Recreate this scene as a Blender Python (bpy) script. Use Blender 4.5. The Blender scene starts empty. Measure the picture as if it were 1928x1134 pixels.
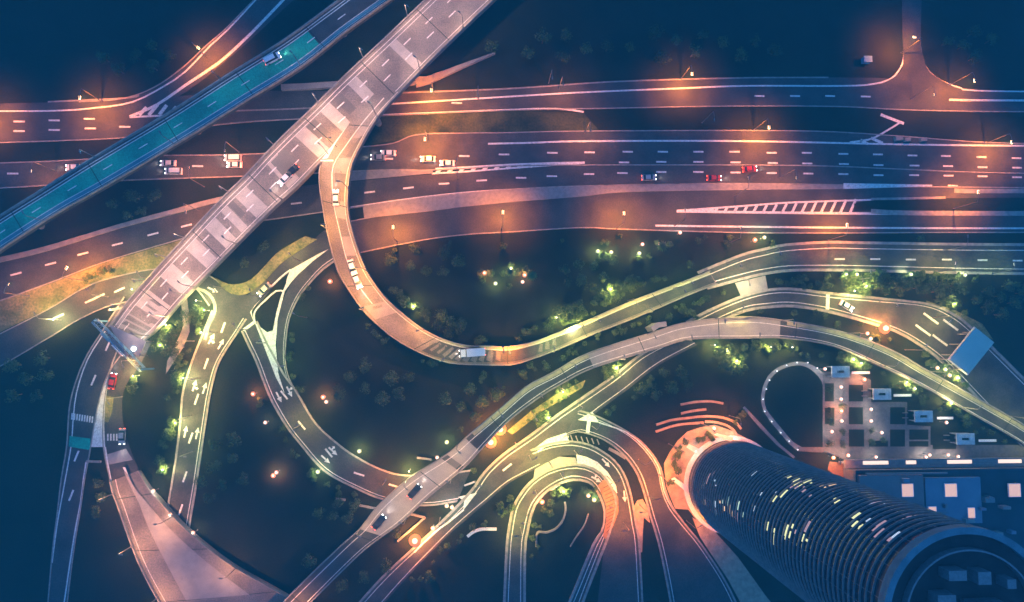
import bpy, math, random
from mathutils import Vector, Matrix
random.seed(11)
scene = bpy.context.scene
COL = scene.collection
R = math.radians

# ------------------------------------------------------------------ camera
FPX = 1181.0; CX, CY = 964.0, 567.0; ALT = 200.0
NADIR = (905.0, 648.0)
_dn = Vector(((NADIR[0]-CX)/FPX, -(NADIR[1]-CY)/FPX, -1.0)).normalized()
CAMROT = _dn.rotation_difference(Vector((0, 0, -1)))
CAMPOS = Vector((0, 0, ALT))
cam_d = bpy.data.cameras.new("camera"); cam = bpy.data.objects.new("camera", cam_d); COL.objects.link(cam)
cam_d.sensor_width = 36.0; cam_d.lens = 36.0*FPX/1928.0; cam_d.clip_end = 3000; cam_d.clip_start = 0.5
cam.rotation_mode = 'QUATERNION'; cam.rotation_quaternion = CAMROT; cam.location = CAMPOS
scene.camera = cam
# ------------------------------------------------------------------ world, moonlight, exposure
world = bpy.data.worlds.new("World"); scene.world = world; world.use_nodes = True
wn = world.node_tree; wn.nodes.clear()
_o = wn.nodes.new("ShaderNodeOutputWorld"); _b = wn.nodes.new("ShaderNodeBackground")
_s = wn.nodes.new("ShaderNodeTexSky"); _s.sky_type = 'NISHITA'; _s.sun_disc = False
_s.sun_elevation = R(-3.0); _s.sun_rotation = R(200); _s.air_density = 1.0; _s.dust_density = 0.5; _s.ozone_density = 4.0
_m = wn.nodes.new("ShaderNodeMix"); _m.data_type = 'RGBA'; _m.blend_type = 'MIX'; _m.inputs[0].default_value = 0.75
_m.inputs[7].default_value = (0.5, 2.85, 8.3, 1)       # blue hour overhead sky
wn.links.new(_s.outputs[0], _m.inputs[6]); wn.links.new(_m.outputs[2], _b.inputs[0]); wn.links.new(_b.outputs[0], _o.inputs[0])
WORLD_STRENGTH = 0.15
_b.inputs[1].default_value = WORLD_STRENGTH
sun_d = bpy.data.lights.new("sun", 'SUN'); sun_d.energy = 0.05; sun_d.angle = R(15); sun_d.color = (0.45, 0.75, 1.0)
sun_o = bpy.data.objects.new("sun", sun_d); COL.objects.link(sun_o); sun_o.rotation_euler = (R(35), 0, R(20))
scene.view_settings.view_transform = 'Standard'; scene.view_settings.look = 'None'
scene.view_settings.exposure = 0.0; scene.view_settings.gamma = 1.0
cy = scene.cycles
cy.max_bounces = 4; cy.diffuse_bounces = 2; cy.glossy_bounces = 2; cy.transmission_bounces = 2; cy.volume_bounces = 0
cy.transparent_max_bounces = 8; cy.caustics_reflective = False; cy.caustics_refractive = False
cy.sample_clamp_indirect = 4.0; cy.use_denoising = True; cy.use_light_tree = True
cy.volume_step_rate = 10.0
HAZE_DENSITY = 0.00075
LP = 0.6     # one dial for the power of all lamps

# ------------------------------------------------------------------ pixel of the map -> point on the plane z
def P(x, y, z=0.0):
    d = Vector(((x-CX)/FPX, -(y-CY)/FPX, -1.0)); d = CAMROT @ d
    t = (z-ALT)/d.z
    return CAMPOS + d*t

# ------------------------------------------------------------------ materials
MATS = {}
def nodes(name):
    m = bpy.data.materials.new(name); m.use_nodes = True; nt = m.node_tree
    return m, nt, nt.nodes["Principled BSDF"]
def surf(name, c, c2=None, scale=0.3, rough=0.85, spec=0.3, metal=0.0, fine=8.0, finemix=0.25, contrast=(0.35, 0.65)):
    if name in MATS: return MATS[name]
    m, nt, bs = nodes(name)
    if c2 is None: c2 = tuple(v*0.72 for v in c)
    g = nt.nodes.new("ShaderNodeNewGeometry")
    n = nt.nodes.new("ShaderNodeTexNoise"); n.inputs["Scale"].default_value = scale; n.inputs["Detail"].default_value = 6
    r = nt.nodes.new("ShaderNodeMapRange"); r.inputs[1].default_value = contrast[0]; r.inputs[2].default_value = contrast[1]
    n2 = nt.nodes.new("ShaderNodeTexNoise"); n2.inputs["Scale"].default_value = fine; n2.inputs["Detail"].default_value = 3
    mx = nt.nodes.new("ShaderNodeMix"); mx.data_type = 'RGBA'; mx.inputs[6].default_value = (*c, 1); mx.inputs[7].default_value = (*c2, 1)
    ml = nt.nodes.new("ShaderNodeMix"); ml.data_type = 'RGBA'; ml.blend_type = 'MULTIPLY'; ml.inputs[0].default_value = finemix
    cr = nt.nodes.new("ShaderNodeMapRange"); cr.inputs[1].default_value = 0.3; cr.inputs[2].default_value = 0.7; cr.inputs[3].default_value = 0.2; cr.inputs[4].default_value = 1.6
    L = nt.links.new
    L(g.outputs["Position"], n.inputs["Vector"]); L(g.outputs["Position"], n2.inputs["Vector"])
    L(n.outputs[0], r.inputs[0]); L(r.outputs[0], mx.inputs[0]); L(mx.outputs[2], ml.inputs[6])
    L(n2.outputs[0], cr.inputs[0]); L(cr.outputs[0], ml.inputs[7]); L(ml.outputs[2], bs.inputs["Base Color"])
    bs.inputs["Roughness"].default_value = rough; bs.inputs["Specular IOR Level"].default_value = spec; bs.inputs["Metallic"].default_value = metal
    MATS[name] = m; return m
def emis(name, c, s, lamp=False):
    if name in MATS: return MATS[name]
    m, nt, bs = nodes(name)
    bs.inputs["Base Color"].default_value = (*c, 1); bs.inputs["Emission Color"].default_value = (*c, 1); bs.inputs["Emission Strength"].default_value = s
    m.cycles.emission_sampling = 'AUTO' if lamp else 'NONE'
    MATS[name] = m; return m

asphalt = surf("asphalt", (0.074, 0.071, 0.071), (0.048, 0.047, 0.050), 0.16, 0.9, contrast=(0.36, 0.66), finemix=0.4, fine=3.0)
asphalt2 = surf("asphalt_worn", (0.078, 0.075, 0.072), (0.050, 0.049, 0.050), 0.22, 0.9, contrast=(0.36, 0.66), finemix=0.4, fine=3.0)
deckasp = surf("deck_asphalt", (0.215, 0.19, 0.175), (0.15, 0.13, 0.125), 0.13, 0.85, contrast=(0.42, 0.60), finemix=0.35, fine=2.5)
deckcon = surf("deck_concrete", (0.32, 0.295, 0.285), (0.27, 0.25, 0.24), 0.4, 0.85)
deckgrey = surf("deck_patch", (0.150, 0.140, 0.138), (0.13, 0.125, 0.12), 0.3, 0.9)
teal = surf("teal_surfacing", (0.02, 0.36, 0.25), (0.022, 0.25, 0.19), 0.12, 0.8, contrast=(0.42, 0.6), finemix=0.35, fine=2.5)
concrete = surf("concrete", (0.30, 0.28, 0.26), (0.21, 0.20, 0.19), 0.5, 0.9)
kerbm = surf("kerb_stone", (0.34, 0.32, 0.30), (0.22, 0.21, 0.2), 0.8, 0.9)
bluewhite = surf("pale_roof_paint", (0.55, 0.60, 0.60), None, 0.7, 0.7)
courtpave = surf("courtyard_paving", (0.15, 0.14, 0.14), (0.11, 0.10, 0.10), 0.9, 0.85)
white = surf("road_paint", (0.72, 0.72, 0.70), (0.38, 0.38, 0.38), 1.6, 0.7, contrast=(0.45, 0.8))
grass = surf("grass", (0.014, 0.020, 0.012), (0.024, 0.026, 0.016), 0.07, 1.0, 0.1, fine=2.5, finemix=0.5)
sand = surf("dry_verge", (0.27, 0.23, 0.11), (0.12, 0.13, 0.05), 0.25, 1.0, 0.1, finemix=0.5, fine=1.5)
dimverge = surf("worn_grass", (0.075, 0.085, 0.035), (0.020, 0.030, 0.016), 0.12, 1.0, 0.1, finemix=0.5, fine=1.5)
paving = surf("paving", (0.26, 0.25, 0.25), (0.20, 0.19, 0.19), 0.9, 0.85)
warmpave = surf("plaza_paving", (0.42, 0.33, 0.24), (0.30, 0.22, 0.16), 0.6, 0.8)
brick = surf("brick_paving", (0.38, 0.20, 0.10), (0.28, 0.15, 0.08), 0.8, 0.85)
foliage = surf("foliage", (0.10, 0.14, 0.045), (0.05, 0.085, 0.03), 0.5, 0.8, 0.2)
foliage2 = surf("foliage_dark", (0.035, 0.065, 0.025), (0.06, 0.09, 0.035), 0.5, 0.8, 0.2)
bark = surf("bark", (0.10, 0.075, 0.05), None, 3.0, 0.95)
steel = surf("galvanised_steel", (0.20, 0.21, 0.22), (0.15, 0.16, 0.17), 2.0, 0.5, 0.5, 0.3)
bluesteel = surf("blue_painted_steel", (0.10, 0.32, 0.48), (0.08, 0.25, 0.4), 2.0, 0.5, 0.5)
blueroof = surf("pale_blue_roof", (0.62, 0.60, 0.50), (0.55, 0.54, 0.45), 0.2, 0.5, 0.5)
whitepaint = surf("white_render", (0.78, 0.80, 0.82), (0.68, 0.70, 0.73), 0.7, 0.7)
roofm = surf("roof_membrane", (0.20, 0.24, 0.30), (0.13, 0.17, 0.23), 0.10, 0.85)
carwhite = surf("white_car_paint", (0.75, 0.76, 0.78), (0.70, 0.71, 0.73), 1.0, 0.25, 0.6, finemix=0.05)
cardark = surf("black_car_paint", (0.02, 0.022, 0.03), None, 1.0, 0.2, 0.6, finemix=0.05)
carred = surf("red_car_paint", (0.35, 0.03, 0.02), None, 1.0, 0.25, 0.6, finemix=0.05)
cargrey = surf("silver_car_paint", (0.35, 0.37, 0.40), None, 1.0, 0.25, 0.6, finemix=0.05)
rubber = surf("rubber", (0.02, 0.02, 0.02), None, 3.0, 0.9)
glassm = surf("dark_glass", (0.02, 0.03, 0.04), (0.012, 0.02, 0.03), 0.4, 0.22, 0.35, finemix=0.05)
fin = surf("facade_fin", (0.26, 0.27, 0.27), (0.16, 0.18, 0.18), 1.0, 0.4, 0.6)
E_orange = emis("sodium_glow", (1.0, 0.55, 0.25), 14)
E_white = emis("white_glow", (1.0, 0.93, 0.80), 9)
E_green = emis("mercury_glow", (0.80, 1.0, 0.62), 8)
E_head = emis("headlight_glow", (1.0, 0.97, 0.92), 10)
E_tail = emis("taillight_glow", (1.0, 0.10, 0.03), 6)
E_win = emis("window_glow", (1.0, 0.78, 0.42), 1.1)
E_win2 = emis("cool_window_glow", (0.6, 0.85, 1.0), 0.6)
E_slot = emis("slot_glow", (1.0, 0.70, 0.50), 1.3)
E_sky = emis("skylight_glow", (0.95, 0.48, 0.30), 0.85)

# ------------------------------------------------------------------ mesh building
class MB:
    def __init__(s): s.v = []; s.f = []; s.mi = []
    def add(s, vs, fs, mi=0):
        b = len(s.v); s.v += [tuple(p) for p in vs]
        for f in fs: s.f.append([b+i for i in f]); s.mi.append(mi)
    def quad(s, a, b, c, d, mi=0): s.add([a, b, c, d], [(0, 1, 2, 3)], mi)
    def poly(s, pts, mi=0): s.add(pts, [tuple(range(len(pts)))], mi)
    def box(s, c, size, rz=0.0, mi=0, taper=1.0):
        hx, hy, hz = size[0]/2, size[1]/2, size[2]/2; ca, sa = math.cos(rz), math.sin(rz); vs = []
        for sz in (-1, 1):
            k = taper if sz > 0 else 1.0
            for sx, sy in ((-1, -1), (1, -1), (1, 1), (-1, 1)):
                x, y = sx*hx*k, sy*hy*k
                vs.append((c[0]+x*ca-y*sa, c[1]+x*sa+y*ca, c[2]+sz*hz))
        s.add(vs, [(3, 2, 1, 0), (4, 5, 6, 7), (0, 1, 5, 4), (1, 2, 6, 5), (2, 3, 7, 6), (3, 0, 4, 7)], mi)
    def prism(s, pts, z0, z1, mi=0):          # pts in plan, counter-clockwise
        a = sum(pts[i][0]*pts[(i+1) % len(pts)][1]-pts[(i+1) % len(pts)][0]*pts[i][1] for i in range(len(pts)))
        if a < 0: pts = pts[::-1]
        n = len(pts)
        s.add([(p[0], p[1], z0) for p in pts]+[(p[0], p[1], z1) for p in pts],
              [tuple(range(n-1, -1, -1)), tuple(range(n, 2*n))]+[(i, (i+1) % n, n+(i+1) % n, n+i) for i in range(n)], mi)
    def tube(s, a, b, r0, r1=None, n=8, mi=0, cap=True):
        r1 = r0 if r1 is None else r1; a = Vector(a); b = Vector(b); d = (b-a).normalized()
        u = d.orthogonal().normalized(); w = d.cross(u); vs = []
        for p, r in ((a, r0), (b, r1)):
            for i in range(n):
                t = 2*math.pi*i/n; vs.append(p+u*(math.cos(t)*r)+w*(math.sin(t)*r))
        fs = [(i, (i+1) % n, n+(i+1) % n, n+i) for i in range(n)]
        if cap: fs += [tuple(range(n-1, -1, -1)), tuple(range(n, 2*n))]
        s.add(vs, fs, mi)
    def sphere(s, c, r, nu=10, nv=6, mi=0, sz=1.0):
        vs = []; fs = []
        for j in range(nv+1):
            ph = math.pi*j/nv
            for i in range(nu):
                t = 2*math.pi*i/nu
                vs.append((c[0]+r*math.sin(ph)*math.cos(t), c[1]+r*math.sin(ph)*math.sin(t), c[2]+sz*r*math.cos(ph)))
        for j in range(nv):
            for i in range(nu):
                fs.append((j*nu+i, (j+1)*nu+i, (j+1)*nu+(i+1) % nu, j*nu+(i+1) % nu))
        s.add(vs, fs, mi)
    def build(s, name, mats, parent=None, smooth=False):
        me = bpy.data.meshes.new(name); me.from_pydata(s.v, [], s.f)
        if not isinstance(mats, (list, tuple)): mats = [mats]
        for m in mats: me.materials.append(m)
        if len(mats) > 1: me.polygons.foreach_set("material_index", s.mi)
        if smooth: me.polygons.foreach_set("use_smooth", [True]*len(me.polygons))
        me.update()
        o = bpy.data.objects.new(name, me); COL.objects.link(o)
        if parent: o.parent = parent; o.matrix_parent_inverse = Matrix.Translation(parent.location).inverted()
        return o
def tag(o, label=None, cat=None, group=None, kind=None):
    if label: o["label"] = label
    if cat: o["category"] = cat
    if group: o["group"] = group
    if kind: o["kind"] = kind
    return o
def empty(name, loc=(0, 0, 0), rz=0.0):
    o = bpy.data.objects.new(name, None); COL.objects.link(o); o.location = loc; o.rotation_euler = (0, 0, rz); o.empty_display_size = 0.5
    return o
ORD = "first second third fourth fifth sixth seventh eighth ninth tenth eleventh twelfth thirteenth fourteenth fifteenth sixteenth seventeenth eighteenth nineteenth twentieth".split()
def nth(i):
    if i < 20: return ORD[i]
    t = (i+1)//10; u = (i+1) % 10
    tens = {2: ("twentieth", "twenty"), 3: ("thirtieth", "thirty"), 4: ("fortieth", "forty")}[t]
    return tens[0] if u == 0 else tens[1]+"-"+ORD[u-1]

# ------------------------------------------------------------------ ribbons (roads, decks)
def cr(p0, p1, p2, p3, t):
    return 0.5*((2*p1)+(p2-p0)*t+(2*p0-5*p1+4*p2-p3)*t*t+(3*p1-p0-3*p2+p3)*t*t*t)
class Rib:
    def __init__(s, pts, z=0.0, step=2.0):
        E = []
        for p in pts:
            zz = p[4] if len(p) > 4 else z
            E.append((P(p[0], p[1], zz), P(p[2], p[3], zz)))
        E = [(E[0][0]*2-E[1][0], E[0][1]*2-E[1][1])]+E+[(E[-1][0]*2-E[-2][0], E[-1][1]*2-E[-2][1])]
        s.L = []; s.R = []
        for i in range(1, len(E)-2):
            d = ((E[i][0]+E[i][1])/2-(E[i+1][0]+E[i+1][1])/2).length; n = max(2, int(d/step))
            for k in range(n+(1 if i == len(E)-3 else 0)):
                t = k/n
                s.L.append(cr(E[i-1][0], E[i][0], E[i+1][0], E[i+2][0], t)); s.R.append(cr(E[i-1][1], E[i][1], E[i+1][1], E[i+2][1], t))
        s.C = [(a+b)/2 for a, b in zip(s.L, s.R)]
        s.S = [0.0]
        for i in range(1, len(s.C)): s.S.append(s.S[-1]+(s.C[i]-s.C[i-1]).length)
        s.len = s.S[-1]
    def at(s, d, off):            # off: ('f', 0..1) fraction from L to R, ('l', m) metres in from L, ('r', m) metres in from R
        d = max(0, min(s.len-1e-4, d)); i = 0
        lo, hi = 0, len(s.S)-1
        while hi-lo > 1:
            m = (lo+hi)//2
            if s.S[m] <= d: lo = m
            else: hi = m
        t = (d-s.S[lo])/max(1e-6, s.S[lo+1]-s.S[lo])
        l = s.L[lo].lerp(s.L[lo+1], t); r = s.R[lo].lerp(s.R[lo+1], t)
        return s.o(l, r, off)
    @staticmethod
    def o(l, r, off):
        k, v = off; u = (r-l)
        if k == 'f': return l+u*v
        if k == 'l': return l+u.normalized()*v
        return r-u.normalized()*v
    def near(s, x, y, z=0.0):
        q = P(x, y, z); best = min(range(len(s.C)), key=lambda i: (s.C[i].xy-q.xy).length_squared)
        return s.S[best]
    def strip(s, mb, a, b, dz=0.0, d0=0.0, d1=None, mi=0):
        d1 = s.len if d1 is None else d1
        ds = [d0]+[x for x in s.S if d0 < x < d1]+[d1]
        vs = []; up = Vector((0, 0, dz))
        for d in ds: vs.append(s.at(d, a)+up); vs.append(s.at(d, b)+up)
        mb.add(vs, [(2*i, 2*i+1, 2*i+3, 2*i+2) for i in range(len(ds)-1)], mi)
    def wall(s, mb, a, b, z0, z1, d0=0.0, d1=None, mi=0):   # a solid strip from z0 to z1 above the surface
        d1 = s.len if d1 is None else d1
        ds = [d0]+[x for x in s.S if d0 < x < d1]+[d1]; vs = []
        for d in ds:
            p = s.at(d, a); q = s.at(d, b)
            vs += [p+Vector((0, 0, z0)), q+Vector((0, 0, z0)), q+Vector((0, 0, z1)), p+Vector((0, 0, z1))]
        fs = []
        for i in range(len(ds)-1):
            k = 4*i
            for j in range(4): fs.append((k+j, k+(j+1) % 4, k+4+(j+1) % 4, k+4+j))
        n = len(vs)-4; fs += [(3, 2, 1, 0), (n, n+1, n+2, n+3)]
        s_ = [tuple(f) for f in fs]; mb.add(vs, s_, mi)
    def dashes(s, mb, off, w=0.16, ln=3.2, gap=9.0, d0=0.0, d1=None, dz=0.03):
        d1 = s.len if d1 is None else d1; d = d0
        while d+ln < d1:
            a = s.at(d, off); b = s.at(d+ln, off); n = Vector((-(b-a).y, (b-a).x, 0)).normalized()*w
            up = Vector((0, 0, dz)); mb.quad(a-n+up, b-n+up, b+n+up, a+n+up); d += ln+gap
def line_px(mb, pts, w, z, mi=0, smooth=True):
    Q = [P(x, y, z) for x, y in pts]
    if smooth and len(Q) > 2:
        E = [Q[0]*2-Q[1]]+Q+[Q[-1]*2-Q[-2]]; Q2 = []
        for i in range(1, len(E)-2):
            n = max(2, int((E[i]-E[i+1]).length/3))
            for k in range(n): Q2.append(cr(E[i-1], E[i], E[i+1], E[i+2], k/n))
        Q = Q2+[E[-2]]
    vs = []
    for i, p in enumerate(Q):
        t = (Q[min(i+1, len(Q)-1)]-Q[max(i-1, 0)]); n = Vector((-t.y, t.x, 0)).normalized()*w/2
        vs += [p-n, p+n]
    mb.add(vs, [(2*i, 2*i+1, 2*i+3, 2*i+2) for i in range(len(Q)-1)], mi)
def poly_px(mb, pts, z, mi=0): mb.poly([P(x, y, z) for x, y in pts], mi)
def dash_px(mb, pts, ang, z, ln=3.4, w=0.55):
    for x, y in pts:
        c = P(x, y, z); a = ang(x) if callable(ang) else ang; d = Vector((math.cos(a), math.sin(a), 0)); n = Vector((-d.y, d.x, 0))*w/2
        mb.quad(c-d*ln/2-n, c+d*ln/2-n, c+d*ln/2+n, c-d*ln/2+n)
ALLRIBS = []
def road(name, label, pts, z, mat=None, cat="road", kerb=('l', 'r'), edge=(), step=2.0, kw=0.35, kmat=None, edgew=0.22):
    """a road on the ground: surface sheet, raised kerbs, painted edge lines"""
    rb = Rib(pts, z, step); ALLRIBS.append(rb)
    mb = MB(); rb.strip(mb, ('f', 0), ('f', 1))
    o = mb.build(name, mat or asphalt); tag(o, label, cat, kind='structure')
    for k in kerb:
        kb = MB(); rb.wall(kb, (k, -kw), (k, 0.003), -z+0.002-0.0, 0.14); kb.build('kerb', kmat or kerbm, o)
    if edge:
        eb = MB()
        for k, m in edge: rb.strip(eb, (k, m), (k, m+edgew), 0.012)
        eb.build('edge_line', white, o)
    o["z"] = z
    return o, rb
def flat(name, label, pts, z, mat, cat, kind='structure'):
    mb = MB(); poly_px(mb, pts, z); o = mb.build(name, mat); tag(o, label, cat, kind=kind); return o
def child_marks(o, build, name='lane_marking', mat=None):
    mb = MB(); build(mb); return mb.build(name, mat or white, o)

# ================================================================== THE SETTING
gb = MB(); gx = 520
gb.quad((-gx, -gx, 0), (gx, -gx, 0), (gx, gx, 0), (-gx, gx, 0))
ground = gb.build('ground', grass); tag(ground, "dark grassy ground between the motorway lanes and ramps", "ground", kind='structure')

# --- upper road (across the top) and its T junction on the right
U, rU = road('road', "dark road running across the top under both bridges", [
    (-140, 198, -140, 272), (90, 193, 90, 265), (227, 188, 227, 259), (320, 182, 320, 247), (430, 176, 430, 232), (530, 171, 530, 225), (720, 172, 720, 217),
    (960, 166, 960, 207), (1156, 154, 1156, 203), (1390, 147, 1390, 199), (1580, 146, 1580, 200), (1700, 150, 1700, 206), (1840, 168, 1840, 209), (2060, 172, 2060, 210)], 0.06, kerb=('r',))
def m(mb):
    line_px(mb, [(735, 196), (960, 182), (1100, 174), (1271, 167), (1400, 162), (1583, 162), (1640, 159), (1675, 150), (1693, 132), (1702, 107), (1702, 57), (1702, -60)], 0.55, 0.085)
    line_px(mb, [(713, 217), (960, 207), (1020, 205), (1065, 206), (1099, 211)], 0.6, 0.085)
    line_px(mb, [(-140, 209), (90, 209), (182, 203), (250, 192), (308, 163), (349, 135), (397, 85), (428, 57), (490, -10), (540, -70)], 0.5, 0.085)
    line_px(mb, [(1732, -60), (1732, 57), (1736, 105), (1749, 135), (1778, 155), (1810, 166), (1840, 171), (2060, 174)], 0.5, 0.085)
    line_px(mb, [(1787, 188), (1840, 189), (2060, 190)], 0.7, 0.085)
    line_px(mb, [(1658, 216), (1702, 233)], 1.0, 0.085)
    dash_px(mb, [(102, 227), (168, 224), (102, 245), (170, 242), (235, 239), (36, 229), (-30, 231), (36, 247), (1497, 181), (1563, 181), (1630, 182), (1430, 181), (860, 194)], 0.0, 0.085)
child_marks(U, m)
N, rN = road('road', "orange-lit slip road curving up to the top left edge", [
    (150, 193, 190, 225), (230, 187, 262, 221), (290, 166, 320, 192), (345, 128, 380, 152), (390, 86, 425, 115), (424, 57, 462, 84), (470, 10, 510, 40), (540, -60, 585, -30)], 0.08, kerb=('l',))
def m(mb):
    line_px(mb, [(590, -60), (500, 35), (455, 80), (411, 119), (350, 160), (296, 197), (244, 220)], 0.9, 0.105)
    line_px(mb, [(244, 221), (280, 219), (335, 217)], 0.6, 0.105)
    for a, b in (((262, 217), (276, 202)), ((280, 217), (297, 197)), ((300, 216), (314, 198)), ((320, 216), (332, 201))): line_px(mb, [a, b], 1.1, 0.11)
child_marks(N, m)
NT, rNT = road('road', "short orange-lit road meeting the upper road in a T junction at the top right", [
    (1696, -140, 1740, -140), (1699, 57, 1734, 57), (1701, 105, 1738, 105), (1696, 135, 1750, 135), (1670, 153, 1780, 155), (1640, 165, 1810, 170)], 0.10, kerb=())
# kerb line on top of the upper road
kb = MB(); line_px(kb, [(756, 175), (960, 167), (1156, 154), (1390, 147), (1560, 146)], 0.5, 0.2); line_px(kb, [(90, 192), (235, 185), (262, 180)], 0.5, 0.2); kb.build('kerb', kerbm, U)
kb = MB(); line_px(kb, [(438, 209), (530, 206), (600, 203)], 0.5, 0.2); kb.build('kerb', kerbm, U)

# --- wide highway
H, rH = road('highway', "wide many-lane highway across the middle of the picture", [
    (-140, 313, -140, 362), (90, 305, 90, 348), (232, 297, 232, 339), (308, 294, 308, 336), (457, 292, 457, 331), (600, 284, 600, 325), (678, 278, 678, 321), (740, 271, 740, 319),
    (784, 255, 790, 320), (870, 252, 870, 317), (960, 251, 960, 312), (1110, 248, 1110, 310), (1400, 247, 1400, 310), (1556, 249, 1556, 312), (1700, 258, 1700, 318), (1850, 269, 1850, 324), (2060, 274, 2060, 328)], 0.12)
C3, rC = road('highway', "lower carriageway curving from the left edge into the wide highway", [
    (-140, 534, -140, 608), (-20, 500, -20, 572), (90, 473, 90, 533), (228, 430, 205, 490), (342, 400, 342, 449), (411, 382, 430, 424), (520, 359, 520, 411), (598, 347, 590, 401), (660, 342, 660, 391),
    (813, 328, 818, 369), (960, 314, 960, 356), (1101, 306, 1080, 350), (1250, 303, 1250, 346), (1390, 306, 1390, 345), (1570, 309, 1570, 347), (1755, 315, 1755, 351), (2060, 324, 2060, 354)], 0.10, kerb=('r',))
kb = MB(); rC.wall(kb, ('l', -1.6), ('l', 0.0), -0.09, 0.5, 0, rC.near(520, 359)); kb.build('barrier', concrete, C3)
S3, rS = road('highway', "orange-lit lower carriageway of the highway above the dark park", [
    (660, 418, 668, 477), (715, 408, 730, 464), (800, 399, 810, 449), (880, 389, 887, 440), (960, 381, 960, 436), (1088, 371, 1092, 428), (1179, 362, 1179, 431), (1390, 358, 1390, 437), (1583, 356, 1583, 438), (1755, 353, 1755, 437), (2060, 357, 2060, 437)], 0.08)
def m(mb):
    line_px(mb, [(919, 271), (1000, 269), (1110, 266), (1400, 266), (1693, 272), (1850, 274), (2060, 276)], 0.6, 0.145)
    line_px(mb, [(1600, 268), (1636, 263), (1660, 252), (1693, 232)], 0.6, 0.15); line_px(mb, [(1640, 260), (1662, 270)], 1.0, 0.15); line_px(mb, [(1620, 264), (1634, 271)], 1.0, 0.15)
    row1 = [(730, 299), (800, 296), (874, 294), (949, 291), (1040, 288), (1110, 287), (1182, 286), (1248, 286), (1315, 286), (1383, 286), (1453, 288), (1519, 288), (1588, 290), (1653, 291), (1718, 293), (1781, 294), (1848, 296), (1914, 298), (1980, 300),
            (372, 313), (440, 311), (510, 308), (24, 327), (-40, 329)]
    row2 = [(1175, 306), (1245, 305), (1315, 305), (1385, 306), (1455, 307), (1520, 308), (1589, 309), (1654, 311), (1722, 312), (1785, 313), (1850, 315), (1915, 316), (1980, 318)]
    row3 = [(981, 335), (1039, 332), (1109, 328), (1172, 326), (1245, 324), (1315, 324), (1385, 325), (1453, 326), (1522, 327), (1588, 328), (1654, 330), (1721, 330), (1786, 331), (1850, 332), (1915, 334), (1980, 335)]
    dash_px(mb, row1+row2+row3, 0.0, 0.145)
    # hatched gore
    line_px(mb, [(813, 327), (880, 323), (960, 317), (1040, 311), (1101, 307)], 0.55, 0.145, smooth=False)
    line_px(mb, [(820, 318), (880, 315), (960, 310), (1040, 307), (1101, 306)], 0.55, 0.147, smooth=False)
    for x in range(822, 1000, 22):
        yb = 327-(x-813)*0.066; yt = 318-(x-820)*0.055
        line_px(mb, [(x, yb), (x+8, yt)], 1.0, 0.149)
    poly_px(mb, [(1000, 308.5), (1101, 304.6), (1101, 308.6), (1000, 315.5)], 0.151)
    poly_px(mb, [(1588, 345), (1755, 348), (1755, 351), (1588, 356)], 0.26); poly_px(mb, [(1785, 348), (1803, 349), (1803, 352), (1785, 351)], 0.15)
child_marks(H, m)
def m(mb):
    dash_px(mb, [(907, 340), (836, 346)], 0.07, 0.125); dash_px(mb, [(769, 354), (696, 362), (628, 372), (558, 383)], 0.13, 0.125)
    dash_px(mb, [(480, 397), (351, 425), (288, 441), (221, 460), (156, 478), (95, 497), (30, 516), (-35, 536)], 0.27, 0.125)
    line_px(mb, [(660, 391), (740, 379), (818, 369), (900, 361), (1007, 355)], 0.6, 0.128)
child_marks(C3, m)
def m(mb):
    line_px(mb, [(1234, 425), (1390, 427), (1600, 429), (1840, 430), (2060, 430)], 0.6, 0.105)
    line_px(mb, [(1274, 398), (1340, 399), (1500, 401), (1600, 402), (1698, 403)], 0.8, 0.105)
    line_px(mb, [(1274, 397), (1400, 388), (1480, 382), (1560, 379), (1685, 375)], 0.6, 0.107)
    for i in range(16):
        x = 1345+i*18.2; t = (x-1274)/(1685-1274); yt = 397-22*min(1, t*1.25); yb = 400+3*t
        if x < 1612: line_px(mb, [(x, yb), (x+4+10*t, yt)], 0.85, 0.109)
    poly_px(mb, [(1276, 397), (1345, 391), (1345, 399.5)], 0.111)
child_marks(S3, m)
def raised(name, label, pts, z0, z1, mat, cat='median'):
    rb = Rib(pts, z0); mb = MB(); rb.wall(mb, ('f', 0), ('f', 1), 0.0, z1-z0); o = mb.build(name, mat); tag(o, label, cat, kind='structure'); return o
raised('median', "pale paved median between the highway carriageways", [(683, 389, 686, 411), (750, 380, 745, 405), (818, 371, 800, 398), (960, 358, 960, 381), (1080, 352, 1088, 371), (1179, 347, 1179, 362), (1390, 346, 1390, 357), (1583, 348, 1583, 356), (1600, 350, 1600, 356)], 0.02, 0.24, paving)
raised('median', "small tapering kerbed nose beside the curved ramp on the highway", [(664, 324, 660, 341), (749, 319, 748, 333), (790, 320, 790, 329), (815, 322, 815, 327)], 0.02, 0.22, paving)
raised('median', "grass island with pale kerb between slip lanes at the right edge", [(1608, 384, 1608, 398), (1640, 378, 1640, 397), (1700, 375, 1700, 398), (1850, 373, 1850, 398), (2060, 372, 2060, 398)], 0.02, 0.2, grass)
kb = MB(); line_px(kb, [(1640, 398), (1700, 401), (1840, 402), (2060, 402)], 1.6, 0.21); line_px(kb, [(1640, 375), (1700, 374), (1780, 372)], 0.8, 0.21); line_px(kb, [(1797, 359), (1840, 360), (2060, 360)], 1.5, 0.24); kb.build('kerb', kerbm, S3)
flat('verge', "dry grass verge lit green and orange above the highway on the right of the pale bridge", [(700, 225), (713, 219), (960, 209), (1099, 213), (1130, 248), (960, 250), (790, 252), (760, 262), (690, 274), (684, 250)], 0.03, dimverge, 'verge')

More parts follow.
